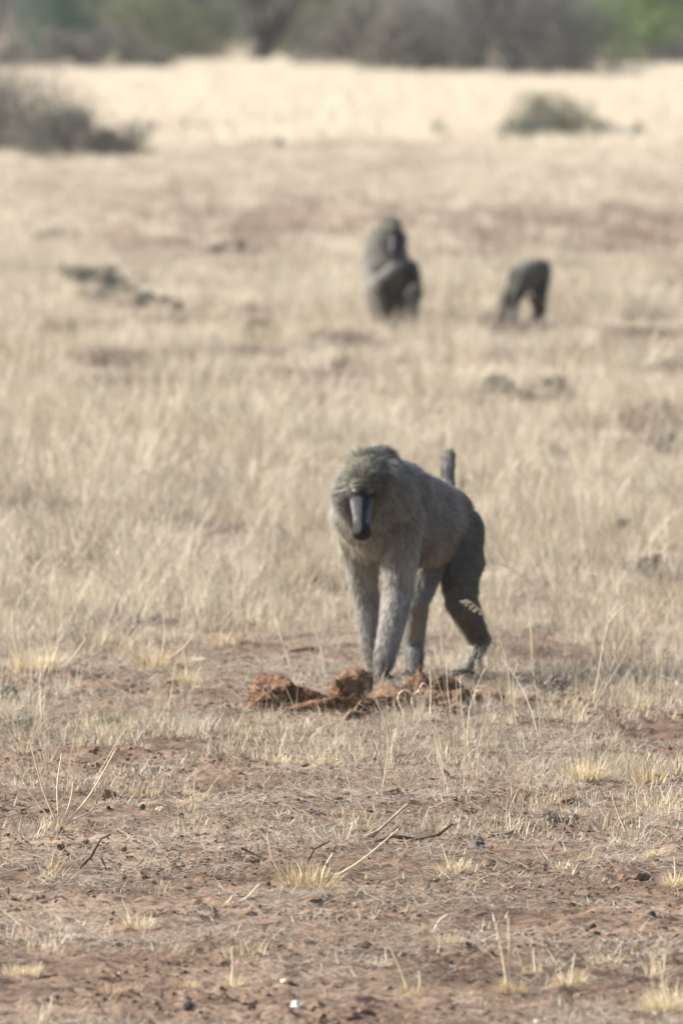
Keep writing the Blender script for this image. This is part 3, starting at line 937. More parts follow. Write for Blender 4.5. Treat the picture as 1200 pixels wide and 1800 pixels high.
# chest
add(q(640, 905, .0), q(646, 950, .07), .095, .066, (1, .9, 1), CH, .045, (0, -.2, -1))
add(q(660, 925, .04), q(666, 965, .08), .066, .045, I, CH, .040, (0, -.2, -1))
# neck and mane
add(q(655, 855, -.10), q(700, 866, .05), .098, .105, (1, 1, 1), OL, .070, (.6, .5, -.8))
add(q(625, 850, -.02), q(622, 900, .0), .062, .075, I, GR, .070, (-.3, .3, -1))
add(q(672, 850, -.13), q(693, 872, -.11), .078, .072, I, OL, .050, (.6, .2, -.8))           # cheek ruff
add(q(700, 868, .06), q(712, 882, .10), .078, .083, I, OL, .050, (.4, .3, -1))
add(q(712, 868, -.02), q(698, 912, -.05), .046, .044, I, DM, .045, (.1, 0, -1))            # lower mane edge, its colour darkened for the crease shade under the ruff
add(q(640, 818, -.12), q(666, 816, -.04), .056, .064, I, OLD, .045, (.3, .9, -.1))         # crown tuft
# skull
add(q(640, 845, -.20), q(646, 835, -.15), .062, .066, I, OLD, .045, (.1, .9, .5))
add(q(621, 855, -.242), q(656, 856, -.238), .0165, .0165, I, BRW, .050, (0, .6, .8))      # brow ridge
add(q(607, 872, -.13), q(616, 905, -.12), .036, .028, I, OL, .040, (-.5, .5, -.5))        # cheek whiskers
add(q(674, 872, -.13), q(668, 905, -.12), .042, .032, I, OL, .045, (.6, .5, -.5))
# muzzle
add(q(637, 872, -.222), q(635, 928, -.292), .0345, .0265, (1, .9, 1), FC, 0, None, 1)
add(q(631, 869, -.222), q(645, 869, -.222), .036, .036, (.95, .66, .62), FC, 0, None, 1)           # eye region
add(q(622, 863, -.258), q(626, 863, -.259), .0060, .0060, I, CH, 0, None, 1)               # eyelids
add(q(649, 864, -.254), q(653, 864, -.253), .0060, .0060, I, FL, 0, None, 1)
add(q(620, 882, -.236), q(625, 914, -.288), .0100, .0080, I, FL, 0, None, 1)              # bony ridges
add(q(652, 880, -.238), q(645, 916, -.296), .0090, .0078, I, FL, 0, None, 1)
add(q(637, 866, -.243), q(635, 936, -.328), .0095, .0115, I, BK, 0, None, 1)               # nose bridge
add(q(631, 935, -.316), q(640, 935, -.316), .0120, .0120, (1, 1, .9), BK, 0, None, 1)     # nose tip
add(q(632, 936, -.294), q(639, 936, -.294), .0255, .0255, (1, .9, .85), FC, 0, None, 1)        # lips
add(q(637, 905, -.228), q(636, 940, -.280), .027, .019, (1, .9, 1), FC, 0, None, 1)       # jaw
add(q(631, 944, -.292), q(640, 944, -.292), .0125, .0125, I, FC, 0, None, 1)                # lips
add(q(618, 900, .05), q(622, 975, .10), .060, .045, I, CH, .085, (-.15, 0, -1))
# right forelimb (left in the picture)
sR, eR, wR, hR = q(630, 905, .06), q(640, 1035, .17), q(654, 1142, .16), q(658, 1180, .15)
add(sR, eR, .068, .046, (1, 1, 1), GR, .045, (-.15, .3, -1))
add(eR, wR, .050, .031, I, GR, .028, None)
HAND += hand(hR + np.array([0, .01, .0]), (0.05, -1, -.25), 1)
add(wR, hR, .025, .022, I, BR, .028, None)
# left forelimb
sL, eL, wL, hL = q(704, 905, -.02), q(701, 1040, .0), q(675, 1160, -.07), q(668, 1188, -.08)
add(sL, eL, .074, .050, I, GR, .040, (.1, .3, -1))
add(eL, wL, .053, .034, I, GR, .028, None)
add(wL, hL, .031, .026, I, BR, .028, None)
HAND += hand(hL, (-.12, -1, -.12), -1)
# far hind limb
hpR, kR, aR, fR = q(768, 930, .47), q(732, 1052, .34), q(727, 1130, .47), q(728, 1180, .40)
add(hpR, kR, .085, .048, (1, 1, 1), OL, .028, (-.1, .4, -1))
add(kR, aR, .047, .032, I, GR, .026, None)
add(aR, fR, .030, .026, I, OL, .034, None)
HAND += hand(fR, (-.08, -1, -.2), 1, L=.055)
# near hind limb
hpL, kL, aL, fL = q(802, 938, .50), q(811, 1058, .40), q(842, 1126, .62), q(822, 1178, .54)
add(hpL, kL, .100, .054, (.92, 1, 1.05), BR, .036, (.3, .5, -1))
add(q(808, 930, .56), q(822, 985, .55), .078, .066, (.8, 1, 1), BR, .036, (.4, .5, -1))
add(kL, aL, .056, .033, I, BR, .030, None)
add(q(849, 1122, .64), aL, .028, .030, I, GR, .010, None)
add(aL, fL, .032, .028, I, CH, .021, None)  # paler hair colour paints the sunlight on this foot
HAND += hand(fL, (-.35, -1, -.22), -1, L=.055)
# tail: rises, then breaks over and hangs behind the rump
add(q(788, 868, .58), q(786, 828, .62), .021, .021, I, OL, .020, (0, .3, 1))
add(q(786, 828, .62), q(788, 802, .66), .021, .022, I, OL, .022, (0, .3, 1))
add(q(789, 800, .66), q(789, 806, .71), .021, .019, I, BR, .020, None)
add(q(789, 806, .71), q(789, 880, .76), .019, .016, I, BR, .02, None)
add(q(789, 880, .76), q(798, 960, .77), .012, .009, I, BR, .014, None)

def paint1(P, col):
    # the photo's baboon is greyer over the shoulders and browner toward the rump and shins
    for nu in (630, 641):                       # nostrils
        d = np.linalg.norm(P - q(nu, 934, -.335), axis=1)[:, None]; col = col * (1 - .75 * np.exp(-(d / .0065) ** 2))
    for eu in (625, 650):                       # dark eye sockets
        d = np.linalg.norm(P - q(eu, 868, -.25), axis=1)[:, None]; col = col * (1 - .6 * np.exp(-(d / .016) ** 2))
    t = np.clip((P[:, 1] - .35) / .25, 0, 1)[:, None]
    col = col * (1 - .25 * t)
    return col
eyes1 = [(q(625, 867, -.246), .0070), (q(650, 868, -.243), .0070)]
prims = [(p[0], p[1], max(p[2] - (.011 if p[2] > .04 else .004) * (1 - p[8]), .006), max(p[3] - (.011 if p[3] > .04 else .004) * (1 - p[8]), .006), p[4], p[5], min(p[6] * .80, .042), p[7], p[8]) for p in prims] + HAND
bab1 = build_baboon('walking_baboon', 'large grey olive baboon walking with its head down behind the reddish lumps', prims, 6, .0052,
                    120000, .00085, 11, tuple(O1), eyes1, paint1)

# ---- the sitting baboon
D2 = 93.0
O2 = np.array([(690 - 600) / FPX * D2, D2, 0.0]); O2[2] = gz(O2[0], O2[1])
def q2(u, v, Y):
    p = pix(u, v, D2 + Y) - O2
    return np.array([p[0], Y, p[2]])
P2 = []
def a2(*a, **k): add(*a, dst=P2, **k)
a2(q2(690, 545, .08), q2(690, 500, .04), .150, .140, I, OL, .04, (0, .2, -1))
a2(q2(690, 500, .04), q2(688, 462, -.02), .140, .125, I, OL, .05, (0, .2, -1))
a2(q2(672, 470, 0), q2(668, 520, .04), .11, .10, I, GR, .07, (-.2, .2, -1))
a2(q2(686, 420, -.02), q2(684, 455, .0), .105, .125, I, OL, .07, (-.2, .3, -1))
a2(q2(672, 415, .03), q2(664, 450, .04), .075, .09, I, GR, .07, (-.4, .3, -1))
a2(q2(690, 400, -.09), q2(686, 396, -.04), .070, .075, I, OLD, .04, (0, .9, .4))
a2(q2(686, 402, -.15), q2(704, 402, -.15), .018, .018, I, OLD, .014, None)
a2(q2(694, 416, -.14), q2(692, 443, -.22), .036, .030, I, FC, 0, None, bald=1)
a2(q2(689, 415, -.15), q2(688, 440, -.235), .014, .015, I, FL, 0, None, bald=1)
a2(q2(692, 446, -.225), q2(696, 446, -.225), .017, .017, I, BK, 0, None, bald=1)
# arms: one folded across the chest, one resting on a knee
a2(q2(658, 470, -.02), q2(657, 505, -.18), .062, .046, I, GR, .04, (0, 0, -1))
a2(q2(657, 500, -.20), q2(690, 472, -.30), .044, .034, I, GR, .03, None)
a2(q2(690, 472, -.30), q2(712, 468, -.27), .034, .026, I, BR, .02, None)
P2 += hand(q2(712, 468, -.27), (.4, -.3, -.8), 1)
a2(q2(722, 472, -.02), q2(733, 515, -.10), .062, .046, I, BR, .04, (0, 0, -1))
a2(q2(733, 515, -.10), q2(722, 540, -.28), .042, .028, I, BR, .03, None)
P2 += hand(q2(722, 540, -.28), (-.2, -.9, -.4), 1)
# legs drawn up
a2(q2(668, 548, .0), q2(662, 512, -.26), .085, .055, I, OL, .03, None)
a2(q2(662, 512, -.26), q2(668, 562, -.34), .050, .032, I, BR, .025, None)
P2 += hand(q2(668, 562, -.36), (-.1, -1, -.1), 1)
a2(q2(712, 548, .0), q2(728, 512, -.22), .085, .055, I, BR, .03, None)
a2(q2(728, 512, -.22), q2(728, 562, -.30), .050, .032, I, OL, .025, None)
P2 += hand(q2(728, 562, -.32), (.1, -1, -.1), -1)
a2(q2(700, 560, .2), q2(740, 566, .5), .022, .014, I, BR, .02, None)
P2 = [(p[0], p[1], p[2] - (.012 if p[2] > .04 else 0), p[3] - (.012 if p[3] > .04 else 0), p[4], p[5], p[6] * .7, p[7], p[8]) for p in P2]
bab2 = build_baboon('sitting_baboon', 'maned baboon sitting upright in the pale grass with an arm across its chest', P2, 4, .009,
                    50000, .0016, 12, tuple(O2), extra=lambda P, c: c * .8, eyes=[(q2(686, 409, -.163), .008), (q2(702, 409, -.163), .008)])

# ---- the small foraging baboon
D3 = 93.5
O3 = np.array([(925 - 600) / FPX * D3, D3, 0.0]); O3[2] = gz(O3[0], O3[1])
def q3(u, v, Y):
    p = pix(u, v, D3 + Y) - O3
    return np.array([p[0], Y, p[2]])
P3 = []
def a3(*a, **k): add(*a, dst=P3, **k)
a3(q3(944, 478, .20), q3(926, 482, .0), .086, .080, I, BR, .025, (-.3, .6, -1))
a3(q3(926, 482, .0), q3(912, 488, -.14), .080, .070, I, OL, .03, (-.3, .6, -1))
a3(q3(910, 490, -.16), q3(911, 507, -.26), .060, .052, I, OLD, .03, (0, .6, -.6))
a3(q3(911, 507, -.26), q3(910, 516, -.30), .050, .046, I, OLD, .02, None)
a3(q3(910, 520, -.32), q3(906, 538, -.36), .026, .020, I, FC, 0, None, bald=1)
a3(q3(905, 495, -.14), q3(889, 528, -.16), .045, .034, I, BR, .02, None)
a3(q3(889, 528, -.16), q3(884, 560, -.22), .030, .022, I, BR, .014, None)
P3 += hand(q3(884, 560, -.22), (-.4, -1, -.2), 1, .016, .045)
a3(q3(912, 500, -.10), q3(903, 530, -.06), .042, .030, I, OL, .02, None)
a3(q3(903, 530, -.06), q3(900, 562, -.10), .028, .020, I, OL, .014, None)
P3 += hand(q3(900, 562, -.10), (-.1, -1, -.2), -1, .016, .045)
a3(q3(950, 482, .22), q3(950, 520, .14), .066, .040, I, BR, .02, None)
a3(q3(950, 520, .14), q3(954, 545, .26), .034, .022, I, BR, .014, None)
a3(q3(954, 545, .26), q3(945, 564, .18), .022, .018, I, BR, .010, None)
P3 += hand(q3(945, 564, .18), (-.2, -1, -.2), 1, .016, .045)
a3(q3(934, 485, .20), q3(936, 520, .12), .060, .038, I, BR, .02, None)
a3(q3(936, 520, .12), q3(940, 545, .24), .032, .022, I, BR, .014, None)
a3(q3(940, 545, .24), q3(932, 564, .16), .022, .018, I, BR, .010, None)
P3 += hand(q3(932, 564, .16), (-.2, -1, -.2), 1, .016, .045)
a3(q3(956, 466, .28), q3(963, 462, .34), .018, .015, I, BR, .014, None)
a3(q3(963, 462, .34), q3(960, 505, .40), .015, .009, I, BR, .014, None)
bab3 = build_baboon('foraging_baboon', 'small dark young baboon bending down in the grass right of the sitting one', P3, 3, .008,
                    26000, .0015, 13, tuple(O3), extra=lambda P, c: c * .75)
# ------------------------------------------------------------------ reddish lumps in front of the baboon
def clod(label, u0, u1, v0, v1, seed, mat, squash_d=.8, rot=0, peak=0, name='dung_lump'):
    vb = v1; D = dist_at(vb); s = D / FPX
    W = (u1 - u0) * s; H = (v1 - v0) * s
    u = (u0 + u1) / 2
    me = lump(name, M[mat], seed, 5, .36, (1, squash_d, 1), 1.5, 1.0)
    n = len(me.vertices); P = np.empty(n * 3, np.float32); me.vertices.foreach_get('co', P); P = P.reshape(-1, 3)
    # crumbly fibrous surface
    from mathutils import noise as mn
    f = np.array([mn.noise(Vector(p) * 6 + Vector((seed, 0, 0))) * .10 + mn.noise(Vector(p) * 14) * .06 + mn.noise(Vector(p) * 30) * .025 + mn.noise(Vector((p[0] * 9, p[1] * 9, p[2] * 20))) * .04 for p in P])
    P = P * (1 + f * 1.25)[:, None]
    rr_ = np.random.default_rng(seed + 900)
    for _ in range(9):                              # broken flat faces
        nn_ = rr_.normal(0, 1, 3) * [1, 1, .8]; nn_ /= np.linalg.norm(nn_)
        d_ = P @ nn_; P = P - nn_ * (np.maximum(d_ - rr_.uniform(.45, .8), 0) * .92)[:, None]
    g_ = np.array([mn.noise(Vector(p) * 9 + Vector((0, seed, 0))) * .09 + mn.noise(Vector(p) * 22) * .05 for p in P]); P = P * (1 + g_)[:, None]
    if peak: P[:, 0] *= 1 - peak * np.clip((P[:, 2] + .2), 0, 1); P[:, 2] *= 1 + peak * .5 * (P[:, 2] > 0)
    mn_, mx_ = P.min(0), P.max(0)
    P = (P - (mn_ + mx_) / 2) / (mx_ - mn_) * np.array([W, W * squash_d, H * 1.15])
    P[:, 2] += H * .5 - H * .10
    me.vertices.foreach_set('co', P.astype(np.float32).ravel()); me.update()
    me.polygons.foreach_set('use_smooth', np.ones(len(me.polygons), bool))
    o = objm(name, me)
    x = (u - 600) * s
    o.location = (x, D + W * squash_d * .4, gz(x, D) - .004); o.rotation_euler = (0, R(rot), 0)
    tag(o, label, 'lump', 'reddish brown lumps in front of the walking baboon')
    # fibres sticking out
    r = np.random.default_rng(seed); Vs, Fs, T, off = [], [], [], 0
    for k in range(420):
        p = P[r.integers(0, n)]
        if p[2] < H * .15: continue
        a = math.atan2(p[1], p[0]); V, F = blade_geo(p * .97, a + r.normal(0, .6), r.uniform(.1, 1.4), r.uniform(.006, .018), .0020, r.uniform(0, 1), 2, r)
        Vs.append(V); Fs.append(F + off); off += len(V); T += [r.uniform(0, .5)] * len(V)
    fo = objm('fibre', mesh_np('fibre', np.concatenate(Vs), np.concatenate(Fs), M['clodfibre'], False, {'tint': ('FLOAT', T)}), o); fo['kind'] = 'stuff'
    return o
M['clodfibre'] = straw_mat('dung_fibre', [(0, (.22, .10, .045)), (1, (.50, .30, .16))], .1, 0)
CL = [
    ('largest reddish lump, leftmost of the row with a jagged overhanging top', 443, 550, 1188, 1262, 1, 'clod', .8, -12, .15),
    ('low brown lump beside the largest leftmost one', 515, 590, 1216, 1262, 2, 'clod', .7, 0, 0),
    ('rounded reddish lump in the middle of the pile left of the hand', 570, 640, 1196, 1262, 3, 'clod', .8, 8, 0),
    ('upper pinkish brown lump behind the middle of the pile', 592, 655, 1176, 1226, 4, 'clod2', .8, -5, .1),
    ('tan fibrous lump just in front of the resting hand', 640, 700, 1206, 1246, 5, 'clod2', .8, 5, 0),
    ('pointed upright reddish lump in the middle of the row', 716, 762, 1174, 1248, 6, 'clod', .8, 3, .45),
    ('brown lump at the foot of the pointed one, left side', 688, 728, 1210, 1262, 7, 'clod', .8, 0, .1),
    ('wide reddish lump in front of the hind foot', 752, 826, 1184, 1232, 8, 'clod', .7, -4, .1),
    ('low pinkish lump at the right front of the row', 770, 822, 1218, 1252, 9, 'clod2', .8, 4, 0),
    ('small orange brown lump at the right end of the row', 838, 884, 1214, 1242, 10, 'clod2', .8, 0, 0),
    ('small orange lump lying in front of the middle of the pile', 598, 642, 1252, 1276, 11, 'clod2', .9, 0, 0),
    ('small brown lump half hidden in stubble near the right end', 812, 850, 1222, 1250, 12, 'clod', .9, 0, 0),
]
CL = [(c[0], c[1] - 5, c[2] + 5, c[3] - 2, c[4] + 2) + c[5:] for c in CL]
CL += [('low crumbly reddish bank joining the lumps on the left', 500, 700, 1228, 1268, 13, 'clod', .35, 0, 0),
       ('low crumbly reddish bank joining the lumps on the right', 660, 850, 1215, 1252, 14, 'clod', .35, 0, 0)]
for c in CL: clod(*c)
cr = [lump(f'dcrumb{k}', M['clod2' if k % 2 else 'clod'], 70 + k, 2, .5, (1.2, 1, .6), 1.6, .014) for k in range(4)]
cx_ = rng.normal(0, 1, 900); cy_ = rng.normal(0, 1, 900)
cx_ = (655 - 600) / FPX * 41.5 + cx_ * .17; cy_ = 41.5 + cy_ * .38
scat_xy('dung_crumbs', coll('dung_crumbs', cr), 4, cx_, cy_, rng.uniform(.2, 1.1, 900) ** 1.5, 'reddish brown crumbs strewn round the lumps', 'crumbs', .5)

# ------------------------------------------------------------------ stones and droppings
ST = [
    ('white_stone', 'brightest white stone at the bottom edge of the picture', 521, 1777, 26, 18, 'stone_white', 'stone'),
    ('pale_stone', 'dull white flake of stone above the bright white one', 502, 1741, 22, 9, 'stone_white', 'stone'),
    ('cream_stone', 'flat cream stone on bare soil between the two small tufts', 282, 1427, 19, 10, 'stone_cream', 'stone'),
    ('cream_stone', 'small cream stone on the bare middle ground', 389, 1489, 14, 10, 'stone_cream', 'stone'),
    ('cream_stone', 'cream pebble on bare soil below the left grass clump', 198, 1134, 14, 9, 'stone_cream', 'stone'),
    ('cream_stone', 'pale flat stone lying beside the bent grass stem', 352, 1156, 26, 8, 'stone_cream', 'stone'),
    ('cream_stone', 'small white pebble on the right side of the foreground soil', 1069, 1490, 9, 6, 'stone_white', 'stone'),
    ('cream_stone', 'tiny pale pebble at the bottom right of the middle', 944, 1797, 12, 8, 'stone_white', 'stone'),
    ('grey_stone', 'dark grey stone lying on bare soil at the right', 1027, 1420, 20, 10, 'stone_grey', 'stone'),
    ('grey_stone', 'angular dark stone near the big tuft with a dead twig', 842, 1490, 20, 24, 'stone_grey', 'stone'),
    ('grey_stone', 'low dark lump at the left of the grey twigs', 528, 1148, 46, 12, 'soil_crumb', 'stone'),
    ('grey_stone', 'dark clod at the bottom edge left of the white stone', 330, 1782, 18, 18, 'stone_grey', 'stone'),
    ('reddish_stone', 'pink brown mound beside the dark grey stone', 1002, 1418, 40, 16, 'soil_crumb', 'clod'),
]
PEL = [(318, 1436, 12), (312, 1452, 11), (231, 1512, 12), (1145, 1621, 15), (1042, 1634, 15), (1055, 1661, 13), (792, 1711, 13),
       (250, 1423, 12), (1148, 1750, 11), (910, 1684, 10), (265, 1461, 9), (190, 1424, 8), (100, 1755, 9)]
PL = ['upper dropping of the pair right of the cream stone', 'lower dropping of the pair right of the cream stone',
      'single dropping on bare soil left of the middle', 'rightmost of the three round droppings on the right',
      'upper left of the three round droppings on the right', 'lowest of the three round droppings on the right',
      'dropping below the low mat of grass near the middle', 'dropping just left of the cream stone',
      'dropping by the grass at the lower right corner', 'dropping between the droppings and the tall stems',
      'small dropping left of the pair near the cream stone', 'small dropping far left of the cream stone',
      'small dropping near the lower left grass stub']
seen = set()
def put_lump(nm, lb, u, v, w_, h_, mat, cat, seed, group=None, rough=.35):
    D = dist_at(v); s = D / FPX
    me = lump(nm, M[mat], seed, 3, rough, (1, .9, h_ / w_), 1.3, w_ / 2 * s)
    o = objm(nm, me); x = (u - 600) * s; o.location = (x, D, gz(x, D) + h_ * .35 * s); o.rotation_euler = (0, 0, seed)
    tag(o, lb, cat, group)
for k, (nm, lb, u, v, w_, h_, mat, cat) in enumerate(ST): put_lump(nm, lb, u, v, w_, h_, mat, cat, 30 + k)
for k, (u, v, w_) in enumerate(PEL): put_lump('dropping', 'dark ' + PL[k], u, v, w_, w_ * .9, 'pellet', 'dropping', 60 + k, 'dark round droppings on the soil', .15)

# ------------------------------------------------------------------ single grass tufts of the foreground
def tuft(label, u, v, wpx, hpx, mat, n, seed, stems=(), lean=(.1, 1.25), name='grass_tuft', wd=.0036):
    D = dist_at(v); s = D / FPX; x = (u - 600) * s
    root = bpy.data.objects.new(name, None); link(root); root.location = (x, D, gz(x, D))
    tag(root, label, 'grass tuft')
    me = plant(name + '_blades', M['straw_hero' if mat == 'straw' else mat], int(n * 1.7), wpx * .34 * s, hpx * .5 * s, hpx * 1.15 * s, wd, lean, (0, .7), 3, seed)
    b = objm('blades', me, root); b['kind'] = 'stuff'
    me2 = plant(name + '_base', M['straw_grey'], n // 2, wpx * .36 * s, hpx * .1 * s, hpx * .35 * s, wd, (.4, 1.4), (0, .4), 2, seed + 1)
    objm('dead_base', me2, root)['kind'] = 'stuff'
    for pts in stems:
        w = [pix(u + a, v - b_, D + c_) - np.array(root.location) for a, b_, c_ in pts]
        # smooth polyline
        P = []
        for i in range(len(w) - 1):
            p0 = w[max(i - 1, 0)]; p1 = w[i]; p2 = w[i + 1]; p3 = w[min(i + 2, len(w) - 1)]
            for t in np.linspace(0, 1, 5, endpoint=(i == len(w) - 2)):
                P.append(.5 * ((2 * p1) + (-p0 + p2) * t + (2 * p0 - 5 * p1 + 4 * p2 - p3) * t * t + (-p0 + 3 * p1 - 3 * p2 + p3) * t ** 3))
        V, F = tube_geo(P, .0027, .0014, 4)
        objm('stem', mesh_np('stem', V, F, M['stalk'], True, {'tint': ('FLOAT', [.7] * len(V))}), root)
    return root
M['stalk'] = straw_mat('dry_stalk', [(0, (.58, .46, .29)), (1, (.84, .74, .54))], .1, .3)
TU = [
    ('large pale tuft with stiff spreading stems near the middle of the foreground', 540, 1562, 120, 58, 'straw', 150,
     [[(-40, 18, 0), (-62, 55, 0), (-70, 98, 0)], [(20, 12, 0), (70, 30, 0), (130, 20, 0)], [(30, 10, 0), (95, 50, 0), (160, 105, 0)], [(-8, 20, 0), (-20, 50, .02), (-46, 70, 0)], [(25, 15, 0), (32, 40, 0), (45, 62, 0)]]),
    ('golden tuft with two thick bleached leaves right of the middle', 797, 1538, 84, 36, 'straw_gold', 130,
     [[(-6, 12, 0), (-14, 34, 0), (-20, 54, 0)], [(6, 14, 0), (16, 30, 0), (22, 46, 0)]]),
    ('sparse tuft with two short bleached stems left of the large tuft', 390, 1604, 60, 22, 'straw', 45,
     [[(-4, 6, 0), (14, 22, 0), (22, 36, 0)], [(0, 8, 0), (40, 24, 0), (66, 50, 0)], [(0, 4, 0), (20, -4, 0), (32, -12, 0)]]),
    ('yellowish tuft of short blades at the left below the broken twig', 245, 1645, 80, 34, 'straw_gold', 100,
     [[(-10, 10, 0), (-32, 36, 0), (-52, 64, 0)], [(-8, 10, 0), (-18, 40, 0), (-30, 66, 0)]]),
    ('low tuft at the left foot of the yellowish one', 208, 1655, 34, 16, 'straw_gold', 50, []),
    ('dense orange brown stubble tuft at the left edge', 40, 1718, 90, 32, 'straw_gold', 170, []),
    ('low spiky tuft at the lower left', 195, 1752, 60, 24, 'straw', 70, []),
    ('flat yellow tuft left of the dark rooted tuft', 322, 1740, 56, 22, 'straw_gold', 70, []),
    ('dark rooted tuft with one thin upright stem', 405, 1740, 64, 26, 'straw', 80, [[(2, 8, 0), (4, 40, 0), (3, 76, 0)], [(8, 8, 0), (12, 24, 0), (14, 36, 0)]]),
    ('low golden mat of grass right of the middle', 742, 1648, 60, 24, 'straw_gold', 90, [[(20, 10, 0), (30, 30, 0), (44, 40, 0)]]),
    ('pale golden mat just below the first mat', 782, 1676, 76, 24, 'straw_gold', 100, [[(20, 4, 0), (60, 20, 0), (92, 34, 0)]]),
    ('low mat with a bent upright straw at the lower middle', 665, 1710, 60, 20, 'straw', 60, [[(10, 8, 0), (14, 24, 0), (12, 44, 0)]]),
    ('small tuft with one tall leaning stem left of the tall pair', 722, 1752, 56, 28, 'straw_gold', 80, [[(-4, 10, 0), (-24, 60, 0), (-48, 112, 0)], [(14, 8, 0), (16, 30, 0), (14, 46, 0)]]),
    ('pale tuft with two tall straight stems at the lower right', 893, 1752, 70, 30, 'straw', 90, [[(-2, 10, 0), (-10, 70, 0), (-24, 136, 0)], [(2, 10, 0), (2, 80, 0), (0, 142, 0)]]),
    ('flat pale straw mat left of the tall pair of stems', 815, 1752, 90, 16, 'straw', 90, []),
    ('round golden tuft behind the tall pair of stems', 935, 1722, 50, 22, 'straw_gold', 90, [[(6, 8, 0), (4, 30, 0), (2, 56, 0)]]),
    ('bushy pale tuft right of the tall pair of stems', 998, 1742, 70, 40, 'straw', 110, [[(6, 10, 0), (8, 40, 0), (12, 66, 0)]]),
    ('wide low golden tuft at the right above the bushy one', 1062, 1704, 84, 24, 'straw_gold', 130, [[(36, 4, 0), (42, -10, 0), (40, -24, 0)]]),
    ('orange brown tuft touching the right edge of the picture', 1186, 1565, 50, 34, 'straw_gold', 100, [[(-4, 8, 0), (0, 30, 0), (-2, 60, 0)]]),
    ('tall ragged brown tuft in the bottom right corner', 1175, 1790, 90, 66, 'straw_gold', 170, [[(0, 20, 0), (-10, 60, 0), (-16, 100, 0)], [(-20, 20, 0), (-40, 50, 0), (-60, 64, 0)]]),
    ('round straw tuft with dark shaded foot at the left', 252, 1397, 74, 26, 'straw_gold', 110, []),
    ('small golden tuft just right of the round straw one', 340, 1408, 38, 24, 'straw_gold', 70, []),
    ('fan of long thin stems over grey litter at the left', 105, 1455, 70, 24, 'straw', 60,
     [[(-8, 6, 0), (-50, 60, 0), (-75, 105, 0)], [(-4, 6, 0), (-30, 70, 0), (-50, 145, 0)], [(10, 6, 0), (55, 60, 0), (100, 140, 0)],
      [(6, 6, 0), (20, 50, 0), (24, 80, 0)], [(10, 6, 0), (60, 34, 0), (70, 72, 0)], [(0, 6, 0), (-4, 70, 0), (4, 130, 0)]]),
    ('small tuft with two thin crossing stems at the right', 1104, 1476, 44, 34, 'straw', 60, [[(0, 10, 0), (8, -10, 0), (12, -40, 0)], [(-4, 10, 0), (-16, 40, 0), (-26, 66, 0)]]),
    ('golden low tuft on bare soil at the right', 1040, 1505, 40, 22, 'straw_gold', 60, []),
    ('small pale tuft with a slanting straw right of the two leaved one', 985, 1530, 50, 24, 'straw', 60, [[(-10, 6, 0), (-30, 20, 0), (-44, 44, 0)]]),
    ('small golden tuft above the two leaved one at the right', 1150, 1512, 50, 20, 'straw_gold', 70, []),
    ('fountain shaped tuft standing on bare soil at the left of the lumps', 272, 1178, 78, 50, 'straw_gold', 180,
     [[(20, 16, 0), (60, 50, 0), (84, 100, 0)], [(10, 16, 0), (18, 60, 0), (14, 104, 0)]]),
    ('broad dark rooted tuft near the left edge behind the bare strip', 62, 1190, 110, 56, 'straw', 200,
     [[(40, 10, 0), (70, 40, 0), (90, 70, 0)], [(-20, 20, 0), (-34, 50, 0), (-40, 84, 0)]]),
    ('upright straw tuft at the left part of the right stubble band', 1030, 1384, 70, 50, 'straw', 130, []),
    ('upright straw tuft at the right part of the right stubble band', 1140, 1388, 70, 44, 'straw', 130, []),
    ('short tuft on the bare strip left of the leftmost lump', 330, 1210, 50, 44, 'straw', 60, [[(0, 10, 0), (-4, 50, 0), (-10, 80, 0)]]),
    ('small tuft with a bent stem in front of the leftmost lump', 490, 1262, 30, 24, 'straw', 30, [[(0, 4, 0), (-2, 18, 0), (0, 28, 0)]]),
    ('pale hooked stems in front of the pointed lump', 745, 1275, 60, 34, 'straw', 70,
     [[(-8, 10, 0), (-22, 40, 0), (-14, 58, 0), (-2, 50, 0)], [(-4, 10, 0), (-12, 50, 0), (-2, 74, 0), (8, 66, 0)], [(10, 10, 0), (12, 60, 0), (10, 96, 0)], [(-30, 10, 0), (-46, 46, 0), (-36, 62, 0), (-20, 56, 0)]]),
    ('low leafy tuft in front of the right lumps', 852, 1262, 70, 40, 'straw_grey', 80,
     [[(-10, 8, 0), (-18, 30, 0), (-14, 48, 0), (4, 46, 0)], [(20, 6, 0), (30, 30, 0), (24, 50, 0)]]),
]
for k, t in enumerate(TU):
    tuft(t[0], t[1], t[2], t[3], t[4], t[5], t[6], 500 + 3 * k, t[7])

